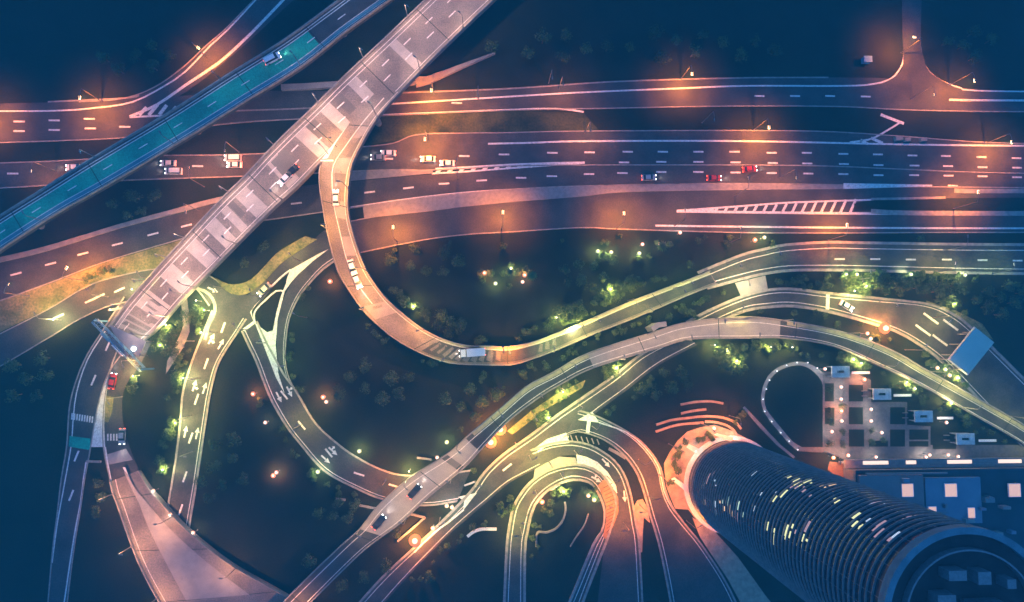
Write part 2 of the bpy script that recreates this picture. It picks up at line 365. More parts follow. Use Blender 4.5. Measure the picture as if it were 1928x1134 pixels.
# --- interchange on the left
V, rV = road('ramp', "narrow slip road from the highway down to the green junction on the left", [
    (720, 408, 700, 442), (650, 423, 655, 456), (612, 433, 625, 462), (592, 450, 603, 478), (553, 474, 565, 502), (522, 497, 534, 522), (496, 528, 508, 548), (474, 553, 488, 574)], 0.12, kerb=())
Lp, rL = road('ramp', "loop ramp curving down around the large dark circular field", [
    (676, 437, 676, 473), (640, 455, 642, 483), (600, 478, 608, 505), (575, 498, 584, 530), (552, 528, 562, 558), (532, 568, 545, 595), (523, 610, 538, 632), (521, 655, 536, 677), (527, 700, 543, 712), (537, 742, 558, 742)], 0.14, kerb=('r',), edge=(('r', .6),), kw=0.6)
W, rW = road('ramp', "merged ramp sweeping to the lower right with lane arrows on it", [
    (457, 622, 482, 606), (470, 650, 497, 640), (484, 679, 512, 668), (500, 722, 532, 705), (514, 755, 556, 738), (540, 800, 585, 788), (566, 834, 612, 818), (612, 885, 658, 855), (669, 917, 715, 885), (726, 940, 763, 897), (800, 950, 830, 895), (862, 942, 885, 888)], 0.16, kerb=('l', 'r'), edge=(('l', .5),), kw=0.6)
def m(mb):
    poly_px(mb, [(619, 469), (600, 478), (575, 492), (547, 508), (540, 525), (536, 549), (548, 532), (561, 517), (589, 492)], 0.175)
    poly_px(mb, [(540, 530), (528, 560), (520, 590), (514, 622), (508, 636), (520, 700), (524, 700), (519, 650), (523, 600), (536, 549)], 0.176)
    poly_px(mb, [(480, 608), (503, 626), (514, 622), (523, 700), (536, 741), (520, 712), (503, 668)], 0.185)
    line_px(mb, [(547, 508), (529, 522), (500, 551), (480, 574), (472, 587), (476, 604)], 0.55, 0.178)
    line_px(mb, [(536, 549), (520, 548), (500, 565), (483, 582), (478, 594), (480, 608)], 0.5, 0.178)
    line_px(mb, [(458, 622), (480, 606)], 0.9, 0.19)
child_marks(Lp, m)
def arrow(mb, x, y, ang, z, ln=3.6, turn=0):
    c = P(x, y, z); d = Vector((math.cos(ang), math.sin(ang), 0)); n = Vector((-d.y, d.x, 0)); k = 1.25
    def q(a, b): return c+d*a*ln/2*1.0+n*b*k
    mb.add([q(-1, -.2), q(.2, -.2), q(.2, .2), q(-1, .2)], [(0, 1, 2, 3)])
    mb.add([q(.1, -.62), q(1, 0), q(.1, .62)], [(0, 1, 2)])
    if turn: mb.add([q(-.5, .1*turn), q(-.2, .1*turn), q(-.2, .7*turn), q(-.5, .7*turn), q(-.35, 1.2*turn), q(-.05, .7*turn), q(-.7, .7*turn)], [(0, 1, 2, 3), (6, 5, 4)])
def m(mb):
    arrow(mb, 525, 748, R(-62), 0.19); arrow(mb, 545, 738, R(-62), 0.19, turn=1)
    arrow(mb, 613, 865, R(-42), 0.19); arrow(mb, 627, 850, R(-42), 0.19, turn=1)
    dash_px(mb, [(535, 744), (568, 801), (619, 853)], R(-50), 0.19); dash_px(mb, [(676, 893), (742, 915)], R(-18), 0.19); dash_px(mb, [(884, 911)], R(20), 0.19)
child_marks(W, m)
Yr, rY = road('road', "dark road on the left passing under the pale bridge to the green junction", [
    (-140, 700, -140, 760), (-20, 640, -20, 700), (90, 584, 90, 636), (150, 548, 150, 600), (200, 527, 210, 574), (290, 508, 300, 556), (350, 510, 355, 545), (395, 521, 372, 545), (425, 545, 395, 575)], 0.07)
def m(mb):
    dash_px(mb, [(170, 566), (187, 558), (225, 546), (110, 596)], R(25), 0.09)
child_marks(Yr, m)
JN = flat('junction', "green-lit road junction where the ramps meet on the left", [
    (375, 508), (400, 522), (420, 541), (436, 553), (466, 556), (500, 527), (508, 545), (480, 575), (471, 588), (478, 607), (457, 623), (447, 624), (430, 655), (385, 640), (390, 615), (405, 585), (400, 562), (380, 545), (352, 535)], 0.18, asphalt2, 'road')
Pr, rP = road('road', "two-lane road with lane arrows running down from the green junction", [
    (402, 585, 462, 600), (390, 615, 448, 622), (365, 677, 411, 681), (347, 736, 395, 736), (342, 789, 386, 789), (335, 850, 377, 850), (325, 915, 367, 917), (315, 975, 357, 975), (308, 1040, 347, 1040), (300, 1180, 335, 1180)], 0.17, mat=asphalt2, edge=(('r', .5),), kw=0.6)
def m(mb):
    arrow(mb, 398, 638, R(62), 0.2, turn=-1); arrow(mb, 416, 648, R(62), 0.2); arrow(mb, 366, 726, R(74), 0.2, turn=-1); arrow(mb, 385, 731, R(74), 0.2)
    arrow(mb, 349, 813, R(80), 0.2); arrow(mb, 371, 816, R(80), 0.2); arrow(mb, 401, 546, R(-25), 0.2)
    dash_px(mb, [(420, 617), (388, 685), (370, 752), (359, 825), (348, 898), (340, 960)], R(72), 0.2)
child_marks(Pr, m)
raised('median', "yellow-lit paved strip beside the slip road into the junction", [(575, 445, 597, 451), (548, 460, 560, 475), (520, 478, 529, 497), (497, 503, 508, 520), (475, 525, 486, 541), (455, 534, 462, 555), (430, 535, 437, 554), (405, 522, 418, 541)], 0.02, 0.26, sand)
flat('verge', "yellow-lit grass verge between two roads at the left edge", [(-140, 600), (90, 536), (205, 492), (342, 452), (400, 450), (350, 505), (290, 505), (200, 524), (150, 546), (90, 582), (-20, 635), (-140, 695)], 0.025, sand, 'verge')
flat('path', "small orange-lit path bending beside the end of the pale bridge", [(338, 560), (352, 560), (356, 590), (357, 625), (345, 655), (325, 685), (312, 705), (315, 680), (330, 650), (343, 620), (344, 590)], 0.03, paving, 'path')
kb = MB(); line_px(kb, [(360, 541), (385, 548), (400, 562), (405, 585), (393, 612), (386, 640)], 0.9, 0.21); kb.build('kerb', kerbm, Pr)

# --- lower left roads
F, rF = road('road', "dark curving carriageway with a blue crosswalk at the left edge", [
    (235, 560, 285, 600), (195, 622, 246, 645), (159, 681, 205, 700), (134, 755, 184, 762), (127, 839, 170, 841), (117, 900, 158, 903), (110, 960, 150, 960), (100, 1040, 137, 1040), (88, 1180, 120, 1180)], 0.07)
F2, rF2 = road('road', "short dark carriageway with crosswalk stripes above the pale lower left bridge", [
    (240, 620, 285, 645), (214, 680, 262, 690), (202, 730, 235, 730), (196, 780, 230, 780), (196, 841, 240, 830), (209, 905, 262, 886)], 0.09, kerb=('l',))
def m(mb):
    poly_px(mb, [(207, 694), (196, 720), (186, 757), (181, 790), (169, 842), (198, 842), (196, 800), (198, 759), (205, 712)], 0.13)
    line_px(mb, [(209, 905), (204, 880), (198, 842)], 0.5, 0.13)
    for i in range(9): line_px(mb, [(136+i*4.8, 778+i*0.8), (135+i*4.8, 790+i*0.8)], 0.45, 0.09)
    for i in range(6): line_px(mb, [(203+i*5.6, 817), (203+i*5.6, 830)], 0.45, 0.125)
    dash_px(mb, [(203, 651), (176, 716), (144, 859), (134, 933)], R(70), 0.09); line_px(mb, [(162, 870), (157, 903), (152, 944), (139, 1013), (120, 1140)], 0.4, 0.09)
    line_px(mb, [(198, 624), (165, 677), (144, 740), (137, 800), (134, 839), (120, 919), (108, 985), (98, 1060)], 0.35, 0.09)
child_marks(F, m)
flat('crosswalk', "teal painted crossing band on the left carriageway", [(131, 821), (170, 826), (170, 848), (129, 841)], 0.10, teal, 'crosswalk')
flat('crosswalk', "pale raised crossing table just above the lower left bridge", [(201, 856), (237, 845), (250, 866), (206, 875)], 0.14, deckcon, 'crosswalk')
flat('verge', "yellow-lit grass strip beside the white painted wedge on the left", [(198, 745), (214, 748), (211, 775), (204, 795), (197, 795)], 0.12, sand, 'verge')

# --- right side
SR, rSR = road('road', "yellow-lit slip road on the right leading under the pale blue roof", [
    (1295, 608, 1315, 622), (1345, 583, 1352, 604), (1398, 561, 1402, 583), (1446, 549, 1446, 576), (1492, 547, 1492, 574), (1560, 555, 1558, 584), (1652, 564, 1629, 603), (1744, 574, 1687, 622), (1792, 593, 1732, 647), (1830, 622, 1776, 680), (1900, 690, 1840, 745), (2060, 850, 1990, 905)], 0.09, mat=asphalt2, edge=(('l', .7), ('r', .7)), kw=0.9)
def m(mb):
    line_px(mb, [(1559, 551), (1558, 583)], 1.2, 0.12)
    dash_px(mb, [(1753, 600), (1738, 622), (1770, 641), (1790, 612)], R(-36), 0.12, 6.0, 0.7)
child_marks(SR, m)
flat('pavement', "bright square paved pad between the two right-hand ramps", [(1384, 533), (1441, 519), (1446, 546), (1422, 552), (1396, 560)], 0.05, deckcon, 'pavement')
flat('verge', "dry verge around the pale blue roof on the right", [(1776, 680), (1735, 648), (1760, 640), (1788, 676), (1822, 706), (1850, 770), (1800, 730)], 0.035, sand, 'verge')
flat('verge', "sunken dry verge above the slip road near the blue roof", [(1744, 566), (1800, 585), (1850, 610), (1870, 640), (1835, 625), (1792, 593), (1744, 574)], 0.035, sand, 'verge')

# --- ramps at the bottom
Q, rQ = road('road', "green-lit road running diagonally beside the pale viaduct", [
    (1290, 628, 1312, 650), (1211, 668, 1241, 688), (1156, 711, 1179, 736), (1100, 750, 1122, 778), (1049, 785, 1085, 812), (1000, 822, 1052, 858), (950, 857, 1005, 885), (915, 890, 960, 909), (890, 925, 921, 942), (850, 968, 873, 983), (795, 1020, 830, 1022), (720, 1090, 760, 1095), (640, 1180, 685, 1180)], 0.11, mat=asphalt2, kerb=('l',), edge=(('l', .9), ('r', .9)), kw=0.8)
A1, rA1 = road('ramp', "outer curved ramp dropping down toward the orange plaza", [
    (1090, 775, 1062, 822), (1125, 786, 1090, 812), (1179, 813, 1140, 828), (1214, 841, 1178, 858), (1241, 880, 1203, 895), (1250, 920, 1218, 940), (1264, 955, 1226, 970), (1290, 990, 1236, 1002), (1322, 1030, 1246, 1040), (1372, 1110, 1262, 1120), (1420, 1220, 1280, 1230)], 0.13, edge=(('l', .7), ('r', .7)), kw=0.6)
A2, rA2 = road('ramp', "middle curved ramp with a white arrow on it at the bottom", [
    (1000, 850, 1020, 880), (1035, 838, 1045, 862), (1076, 833, 1080, 857), (1110, 840, 1103, 864), (1135, 853, 1120, 874), (1156, 869, 1136, 888), (1172, 891, 1150, 905), (1183, 920, 1160, 930), (1190, 952, 1160, 958), (1196, 990, 1150, 990), (1202, 1030, 1138, 1030), (1210, 1180, 1120, 1180)], 0.15, kerb=('l',), edge=(('l', .8),), kw=0.6)
A3, rA3 = road('ramp', "inner yellow-lit ring ramp circling the small garden", [
    (950, 1180, 985, 1180), (956, 1040, 986, 1040), (960, 1000, 991, 1000), (968, 958, 1000, 962), (982, 932, 1012, 940), (1000, 910, 1030, 922), (1030, 889, 1052, 909), (1068, 878, 1078, 901), (1100, 879, 1106, 905), (1130, 894, 1122, 918), (1152, 925, 1137, 948), (1158, 955, 1140, 972), (1148, 995, 1135, 1000), (1135, 1030, 1120, 1025), (1100, 1120, 1085, 1110), (1075, 1190, 1055, 1180)], 0.17, mat=asphalt2, edge=(('l', .7), ('r', .7)), kw=0.8)
def m(mb):
    poly_px(mb, [(1000, 850), (1030, 827), (1066, 815), (1072, 834), (1040, 838)], 0.18)
    poly_px(mb, [(1085, 856), (1087, 873), (1105, 878), (1130, 892), (1148, 912), (1162, 930), (1160, 915), (1145, 890), (1125, 870), (1103, 860)], 0.20)
    poly_px(mb, [(1088, 791), (1115, 775), (1128, 796)], 0.16); line_px(mb, [(1109, 793), (1106, 817)], 1.2, 0.18)
    arrow(mb, 1141, 872, R(-48), 0.18); arrow(mb, 1176, 935, R(-85), 0.18); arrow(mb, 1123, 903, R(-30), 0.2, turn=1); arrow(mb, 1045, 885+33, R(-150), 0.2)
    poly_px(mb, [(898, 928), (862, 936), (874, 943), (872, 961)], 0.19); line_px(mb, [(873, 960), (845, 983), (816, 1004), (780, 1040)], 0.5, 0.19)
    line_px(mb, [(1128, 796), (1179, 814), (1214, 842), (1240, 880), (1250, 925), (1268, 960), (1300, 1000)], 0.4, 0.165)
    dash_px(mb, [(955, 880), (1020, 845)], R(38), 0.18)
child_marks(A3, m)
flat('median', "pale paved nose between the middle and inner ramps", [(1004, 904), (1007, 884), (1030, 871), (1053, 860), (1083, 862), (1087, 872), (1062, 874), (1030, 885)], 0.21, deckcon, 'median')
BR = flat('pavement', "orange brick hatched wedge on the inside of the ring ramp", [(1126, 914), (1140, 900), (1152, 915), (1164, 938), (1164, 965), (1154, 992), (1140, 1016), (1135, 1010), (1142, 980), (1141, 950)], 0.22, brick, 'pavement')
def m(mb):
    for i in range(13):
        y = 915+i*7; line_px(mb, [(1136+min(i, 5)*1.2, y+4), (1153+min(i, 5)*2-max(0, i-6)*2.2, y-5)], 0.22, 0.235)
child_marks(BR, m, 'brick_joint', surf("dark_joint", (0.10, 0.05, 0.03), None, 1.0))
HG = flat('verge', "small planted strip with pale slats between the two curved ramps", [(1070, 816), (1103, 819), (1133, 833), (1128, 840), (1100, 832), (1073, 832)], 0.19, grass, 'verge')
def m(mb):
    for i in range(6): line_px(mb, [(1074+i*10, 819+i*1.6), (1078+i*10, 830+i*1.5)], 0.35, 0.21)
    line_px(mb, [(1146, 845), (1160, 852), (1178, 863)], 1.0, 0.21)
child_marks(HG, m, 'slat', concrete)
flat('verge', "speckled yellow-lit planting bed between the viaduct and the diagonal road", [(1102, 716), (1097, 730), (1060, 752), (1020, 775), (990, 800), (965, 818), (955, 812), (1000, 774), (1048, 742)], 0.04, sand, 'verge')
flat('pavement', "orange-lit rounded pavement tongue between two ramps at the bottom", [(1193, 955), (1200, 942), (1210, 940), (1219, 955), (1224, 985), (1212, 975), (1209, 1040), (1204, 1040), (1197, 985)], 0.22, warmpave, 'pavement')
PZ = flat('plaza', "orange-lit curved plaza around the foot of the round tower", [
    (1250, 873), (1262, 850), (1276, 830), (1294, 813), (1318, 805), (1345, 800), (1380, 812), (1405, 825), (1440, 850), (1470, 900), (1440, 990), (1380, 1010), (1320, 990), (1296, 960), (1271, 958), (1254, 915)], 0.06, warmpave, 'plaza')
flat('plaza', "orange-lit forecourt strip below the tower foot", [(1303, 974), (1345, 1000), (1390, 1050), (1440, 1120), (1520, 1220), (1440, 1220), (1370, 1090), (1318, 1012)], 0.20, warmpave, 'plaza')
flat('path', "narrow grey path slanting down toward the round tower", [(1398, 768), (1402, 765), (1440, 806), (1470, 838), (1497, 860), (1494, 864), (1462, 838), (1430, 805)], 0.04, paving, 'path')
RG = MB(); rr = Rib([(1501, 848, 1510, 842), (1488, 838, 1493, 832), (1468, 815, 1474, 810), (1449, 792, 1455, 787), (1437, 772, 1443, 770), (1433, 752, 1439, 752), (1436, 730, 1442, 733), (1446, 708, 1451, 713), (1463, 693, 1466, 699), (1480, 686, 1482, 692), (1500, 681, 1500, 688), (1520, 684, 1517, 691), (1540, 694, 1533, 701), (1555, 710, 1547, 718), (1562, 735, 1551, 738)], 0.05)
rr.strip(RG, ('f', 0), ('f', 1)); rg = RG.build('path', paving); tag(rg, "horseshoe-shaped path with small white lights around a dark lawn", "path", kind='structure')
CYD = flat('pavement', "paved courtyard of square lawns beside the horseshoe path", [(1549, 700), (1604, 700), (1640, 716), (1640, 757), (1708, 757), (1708, 800), (1752, 803), (1752, 838), (1930, 838), (1930, 866), (1590, 866), (1560, 853), (1502, 850), (1502, 842), (1549, 842)], 0.07, courtpave, 'pavement')
lawn = surf("lawn", (0.014, 0.020, 0.012), (0.02, 0.024, 0.014), 0.2, 1.0, 0.1)
for i, (a, b, c, d, t) in enumerate([(1598, 725, 1625, 756, "top"), (1598, 767, 1625, 799, "middle"), (1598, 809, 1627, 841, "bottom"), (1676, 767, 1704, 799, "upper right"), (1676, 809, 1704, 841, "lower middle"), (1712, 809, 1748, 828, "lower right"), (1553, 722, 1570, 756, "narrow left"), (1553, 768, 1571, 799, "left middle"), (1636, 830, 1672, 841, "long low"), (1712, 831, 1748, 841, "far low"), (1756, 838, 1800, 846, "thin eastern")]):
    flat('lawn', f"{t} square lawn set in the grey courtyard paving", [(a, b), (c, b), (c, d), (a, d)], 0.10, lawn, 'lawn')
flat('pavement', "orange-brown brick ramp beside the lit entrance wall", [(1562, 869), (1590, 872), (1606, 880), (1602, 905), (1575, 897), (1558, 885)], 0.12, brick, 'pavement')

# ================================================================== BRIDGES
def solid(rb, mb, th=1.3, d0=0.0, d1=None, mi=0, ov=0.0):
    d1 = rb.len if d1 is None else d1
    ds = [d0]+[x for x in rb.S if d0 < x < d1]+[d1]; vs = []
    for d in ds:
        p = rb.at(d, ('l', -ov)); q = rb.at(d, ('r', -ov)); zb = max(0.012, p.z-th)
        vs += [Vector((p.x, p.y, zb)), Vector((q.x, q.y, zb)), q, p]
    fs = []
    for i in range(len(ds)-1):
        k = 4*i
        for j in range(4): fs.append((k+j, k+(j+1) % 4, k+4+(j+1) % 4, k+4+j))
    n = len(vs)-4; fs += [(3, 2, 1, 0), (n, n+1, n+2, n+3)]
    mb.add(vs, fs, mi)
def bridge(name, label, pts, mat, par=(('l', 0, None), ('r', 0, None)), piers=28.0, pw=0.35, ph=1.0, pmat=None, lines=(('l', 1.5, 0.25), ('r', 1.5, 0.25)), cat='bridge', step=2.0, group=None):
    rb = Rib(pts, 0, step); ALLRIBS.append(rb)
    c = rb.at(rb.len/2, ('f', .5)); root = empty(name, (c.x, c.y, 0)); tag(root, label, cat, group)
    mb = MB(); solid(rb, mb); deck = mb.build('deck', mat, root)
    for k, a, b in par:
        mb = MB(); rb.wall(mb, (k, 0.0), (k, pw), 0.003, ph, a, b); mb.build('parapet', pmat or concrete, root)
    if piers:
        d = 8.0
        while d < rb.len-4:
            q = rb.at(d, ('f', .5)); l = rb.at(d, ('f', .2)); r = rb.at(d, ('f', .8))
            if q.z > 3.2:
                mb = MB(); mb.tube((q.x, q.y, 0.0), (q.x, q.y, q.z-2.1), 1.0, n=14)
                vs = []
                cap = (r-l); n = Vector((-cap.y, cap.x, 0)).normalized()*0.9
                for zz in (q.z-2.1, q.z-1.31):
                    for s_ in (l-n, r-n, r+n, l+n): vs.append((s_.x, s_.y, zz))
                mb.add(vs, [(3, 2, 1, 0), (4, 5, 6, 7), (0, 1, 5, 4), (1, 2, 6, 5), (2, 3, 7, 6), (3, 0, 4, 7)])
                mb.build('pier', concrete, root)
            d += piers
    mb = MB()
    for k, m_, w in lines: rb.strip(mb, (k, m_), (k, m_+w), 0.03)
    if lines: mb.build('edge_line', white, root)
    return root, rb
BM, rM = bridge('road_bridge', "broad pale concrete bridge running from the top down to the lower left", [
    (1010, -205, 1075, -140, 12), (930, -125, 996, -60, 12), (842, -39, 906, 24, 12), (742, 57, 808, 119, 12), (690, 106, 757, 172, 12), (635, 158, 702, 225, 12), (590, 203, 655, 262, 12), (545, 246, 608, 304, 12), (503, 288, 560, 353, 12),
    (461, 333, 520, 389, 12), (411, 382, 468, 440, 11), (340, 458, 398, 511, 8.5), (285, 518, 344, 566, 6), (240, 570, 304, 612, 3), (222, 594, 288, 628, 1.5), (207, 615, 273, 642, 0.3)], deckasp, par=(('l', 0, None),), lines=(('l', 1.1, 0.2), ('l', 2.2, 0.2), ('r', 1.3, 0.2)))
dj0 = rM.near(757, 172, 12); dj1 = rM.near(604, 306, 12)
mb = MB(); rM.wall(mb, ('r', 0), ('r', 0.35), 0.003, 1.0, 0, dj0); mb.build('parapet', concrete, BM)
mb = MB(); rM.wall(mb, ('r', 0), ('r', 0.35), 0.003, 1.0, dj1+1, None); mb.build('parapet', concrete, BM)
def band(root, rb, x, y, z, w, mat, a=('l', 2.5), b=('r', 1.7), dz=0.02, name='deck_panel'):
    d = rb.near(x, y, z); mb = MB(); rb.strip(mb, a, b, dz, d-w/2, d+w/2); return mb.build(name, mat, root)
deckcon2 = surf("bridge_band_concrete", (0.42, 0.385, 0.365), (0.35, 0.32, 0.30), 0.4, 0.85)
def joints(rb, root, step, d0=6.0):
    d = d0
    while d < rb.len-3: mb = MB(); rb.strip(mb, ('l', .36), ('r', .36), 0.036, d, d+0.22); mb.build('expansion_joint', rubber, root); d += step
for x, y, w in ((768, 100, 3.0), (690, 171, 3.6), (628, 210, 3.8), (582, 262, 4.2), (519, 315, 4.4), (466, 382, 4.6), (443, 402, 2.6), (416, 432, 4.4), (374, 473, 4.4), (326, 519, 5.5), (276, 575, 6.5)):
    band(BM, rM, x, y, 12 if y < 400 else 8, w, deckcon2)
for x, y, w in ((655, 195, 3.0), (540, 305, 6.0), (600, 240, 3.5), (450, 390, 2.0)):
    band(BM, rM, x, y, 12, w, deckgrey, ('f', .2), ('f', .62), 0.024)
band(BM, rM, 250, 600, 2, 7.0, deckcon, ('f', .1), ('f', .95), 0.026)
def dash_parts(rb, root, off, w, ln, gap, d0, dz=0.03):
    d = d0
    while d+ln < rb.len: mb = MB(); rb.dashes(mb, off, w, ln, 1e6, d, None, dz); mb.build('lane_dash', white, root); d += ln+gap
dash_parts(rM, BM, ('f', .36), 0.17, 3.0, 6.5, 5); dash_parts(rM, BM, ('f', .60), 0.17, 3.0, 6.5, 8)
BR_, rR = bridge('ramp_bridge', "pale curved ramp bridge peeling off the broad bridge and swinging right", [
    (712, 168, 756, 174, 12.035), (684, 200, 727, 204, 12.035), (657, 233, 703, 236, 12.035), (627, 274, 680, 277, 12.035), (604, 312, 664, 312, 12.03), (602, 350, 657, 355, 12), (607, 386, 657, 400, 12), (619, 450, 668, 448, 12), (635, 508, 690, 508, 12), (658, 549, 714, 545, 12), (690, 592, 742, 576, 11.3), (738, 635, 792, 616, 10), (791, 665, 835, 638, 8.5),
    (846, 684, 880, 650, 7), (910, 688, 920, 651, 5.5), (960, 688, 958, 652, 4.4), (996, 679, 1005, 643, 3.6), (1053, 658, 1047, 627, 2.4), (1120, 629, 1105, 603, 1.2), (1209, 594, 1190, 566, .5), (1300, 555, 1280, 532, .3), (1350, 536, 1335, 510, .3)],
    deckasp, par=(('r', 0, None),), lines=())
dn = rR.near(604, 312, 12)
mb = MB(); rR.wall(mb, ('l', 0), ('l', 0.35), 0.003, 1.0, dn, None); mb.build('parapet', concrete, BR_)
mb = MB(); rR.strip(mb, ('l', 3.6), ('l', 3.85), 0.03, 3, rR.near(690, 592, 11)); rR.strip(mb, ('r', 1.0), ('r', 1.2), 0.03); mb.build('edge_line', white, BR_)
for x, y, z, w, m_, a, b in ((680, 245, 12, 4.5, deckcon, ('l', 4.2), ('r', 1.3)), (655, 275, 12, 7.5, deckgrey, ('l', 6.0), ('r', 1.3)), (650, 312, 12, 5.0, deckcon, ('l', 4.2), ('r', 1.3)), (632, 345, 12, 7, deckgrey, ('l', 4.5), ('r', 1.4)),
                         (640, 385, 12, 5.5, deckcon, ('l', 4), ('r', 1.3)), (655, 460, 12, 6, deckcon, ('l', 4), ('r', 1.3)), (720, 580, 11, 5, deckcon, ('l', 1), ('r', 1.3)), (825, 655, 8, 5, asphalt2, ('l', 1), ('r', 2.5))):
    band(BR_, rR, x, y, z, w, m_, a, b)
mb = MB(); rR.strip(mb, ('l', 1.0), ('r', 1.4), 0.018, rR.near(812, 645, 8), rR.len-0.2); mb.build('asphalt_surface', asphalt2, BR_)
mb = MB(); rR.strip(mb, ('r', 0.36), ('r', 1.38), 0.02, rR.near(812, 645, 8), rR.len-0.2); mb.build('walkway', surf("pale_walkway", (0.42, 0.38, 0.24), (0.30, 0.27, 0.17), 0.6), BR_)
mb = MB(); poly_px(mb, [(657, 233), (606, 300), (617, 298), (633, 268)], 12.06); poly_px(mb, [(604, 301), (628, 301), (628, 304), (603, 304)], 12.062); mb.build('lane_marking', white, BR_)
RE, rRE = road('road', "green-lit road continuing from the curved ramp to the right edge", [
    (1330, 541, 1315, 516), (1400, 522, 1394, 484), (1440, 513, 1435, 473), (1487, 507, 1480, 464), (1560, 506, 1560, 459), (1629, 507, 1629, 460), (1840, 512, 1840, 463), (2060, 514, 2060, 463)], 0.14, edge=(('l', 1.0), ('r', 1.4)), mat=asphalt2, kw=0.9)
child_marks(RE, lambda mb: dash_px(mb, [(1581, 488), (1648, 488), (1715, 489), (1783, 489), (1850, 490), (1916, 491)], 0.0, 0.16))
BT, rT = bridge('road_bridge', "long straight bridge with teal surfacing crossing the top left corner", [
    (-180, 522, -150, 572, 9), (-100, 473, -70, 521, 9), (0, 408, 28, 455, 9), (90, 352, 118, 398, 9), (170, 302, 200, 352, 9), (319, 213, 350, 263, 9), (430, 142, 466, 191, 9), (530, 80, 568, 128, 9), (612, 21, 652, 62, 9), (700, -45, 735, 2, 9), (800, -120, 835, -75, 9)], asphalt2, lines=(), pmat=kerbm)
dT = rT.near(608, 85, 9)
mb = MB(); rT.strip(mb, ('l', 1.9), ('r', 2.4), 0.02, 0, dT); mb.build('teal_surface', teal, BT)
mb = MB(); rT.strip(mb, ('l', 0.9), ('l', 1.15), 0.03); rT.strip(mb, ('l', 1.7), ('l', 1.95), 0.03); rT.strip(mb, ('r', 2.3), ('r', 2.5), 0.03); rT.strip(mb, ('r', 1.1), ('r', 1.3), 0.03); mb.build('edge_line', white, BT)
mb = MB(); rT.strip(mb, ('r', 1.35), ('r', 2.25), 0.025); mb.build('walkway', surf("teal_walkway", (0.10, 0.26, 0.32), None, 0.3), BT)
dash_parts(rT, BT, ('f', .48), 0.14, 3.0, 9.0, 4, 0.04)
BK, rK = bridge('viaduct', "long viaduct curving from the right edge to the bottom, brightly lit in two places", [
    (2075, 905, 2055, 935, .5), (1950, 815, 1932, 842, .6), (1852, 757, 1833, 784, .7), (1744, 697, 1728, 724, 1.0), (1675, 658, 1656, 690, 1.4), (1583, 624, 1570, 653, 2), (1482, 604, 1480, 638, 3), (1400, 596, 1400, 638, 4), (1294, 606, 1299, 640, 5), (1225, 626, 1238, 657, 6), (1106, 665, 1118, 693, 6), (1042, 700, 1056, 724, 6), (991, 727, 1008, 754, 6),
    (940, 770, 958, 793, 6), (887, 814, 912, 840, 6), (840, 855, 875, 880, 6), (768, 901, 810, 934, 6), (710, 953, 758, 982, 6), (676, 996, 720, 1010, 6), (640, 1028, 676, 1045, 6), (540, 1125, 570, 1150, 6), (440, 1230, 470, 1250, 6)], asphalt2, lines=(('l', 1.75, .2), ('r', .8, .2)))
def sect(x0, y0, x1, y1, mat, a, b, dz=0.02, z=6, name='deck_panel', root=BK, rb=rK):
    d0 = rb.near(x0, y0, z); d1 = rb.near(x1, y1, z)
    if d0 > d1: d0, d1 = d1, d0
    mb = MB(); rb.strip(mb, a, b, dz, d0, d1); mb.build(name, mat, root)
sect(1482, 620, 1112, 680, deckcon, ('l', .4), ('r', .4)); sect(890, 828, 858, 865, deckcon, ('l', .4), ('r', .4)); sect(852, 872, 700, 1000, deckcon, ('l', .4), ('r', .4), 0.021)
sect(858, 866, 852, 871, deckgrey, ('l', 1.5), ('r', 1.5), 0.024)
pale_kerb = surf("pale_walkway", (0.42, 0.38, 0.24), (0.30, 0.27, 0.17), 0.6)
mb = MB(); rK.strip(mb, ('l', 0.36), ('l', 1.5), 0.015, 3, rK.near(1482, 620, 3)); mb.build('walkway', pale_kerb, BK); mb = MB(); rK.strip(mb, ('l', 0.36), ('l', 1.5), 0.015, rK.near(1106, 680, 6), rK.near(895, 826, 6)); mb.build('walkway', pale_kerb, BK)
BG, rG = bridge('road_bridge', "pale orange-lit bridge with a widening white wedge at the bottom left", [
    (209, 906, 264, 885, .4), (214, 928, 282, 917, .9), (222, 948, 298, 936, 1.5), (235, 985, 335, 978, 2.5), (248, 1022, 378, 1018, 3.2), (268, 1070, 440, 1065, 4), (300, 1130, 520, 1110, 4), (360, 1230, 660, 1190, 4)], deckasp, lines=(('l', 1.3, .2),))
mb = MB(); poly_px(mb, [(231, 880), (236, 880), (246, 905), (262, 935), (243, 905)], 0.9); mb.build('lane_marking', white, BG)
mb = MB()
rW_ = Rib([(234, 890, 237, 888, .95), (250, 925, 256, 922, 1.2), (262, 948, 275, 944, 1.9), (276, 985, 305, 980, 2.6), (293, 1022, 345, 1020, 3.3), (318, 1070, 400, 1067, 4.05), (350, 1130, 470, 1120, 4.05)]); rW_.strip(mb, ('f', 0), ('f', 1), 0.04); mb.build('painted_wedge', deckcon, BG)

joints(rM, BM, 24); joints(rR, BR_, 26, 14); joints(rK, BK, 26, 10); joints(rT, BT, 26, 9); joints(rG, BG, 20, 7)

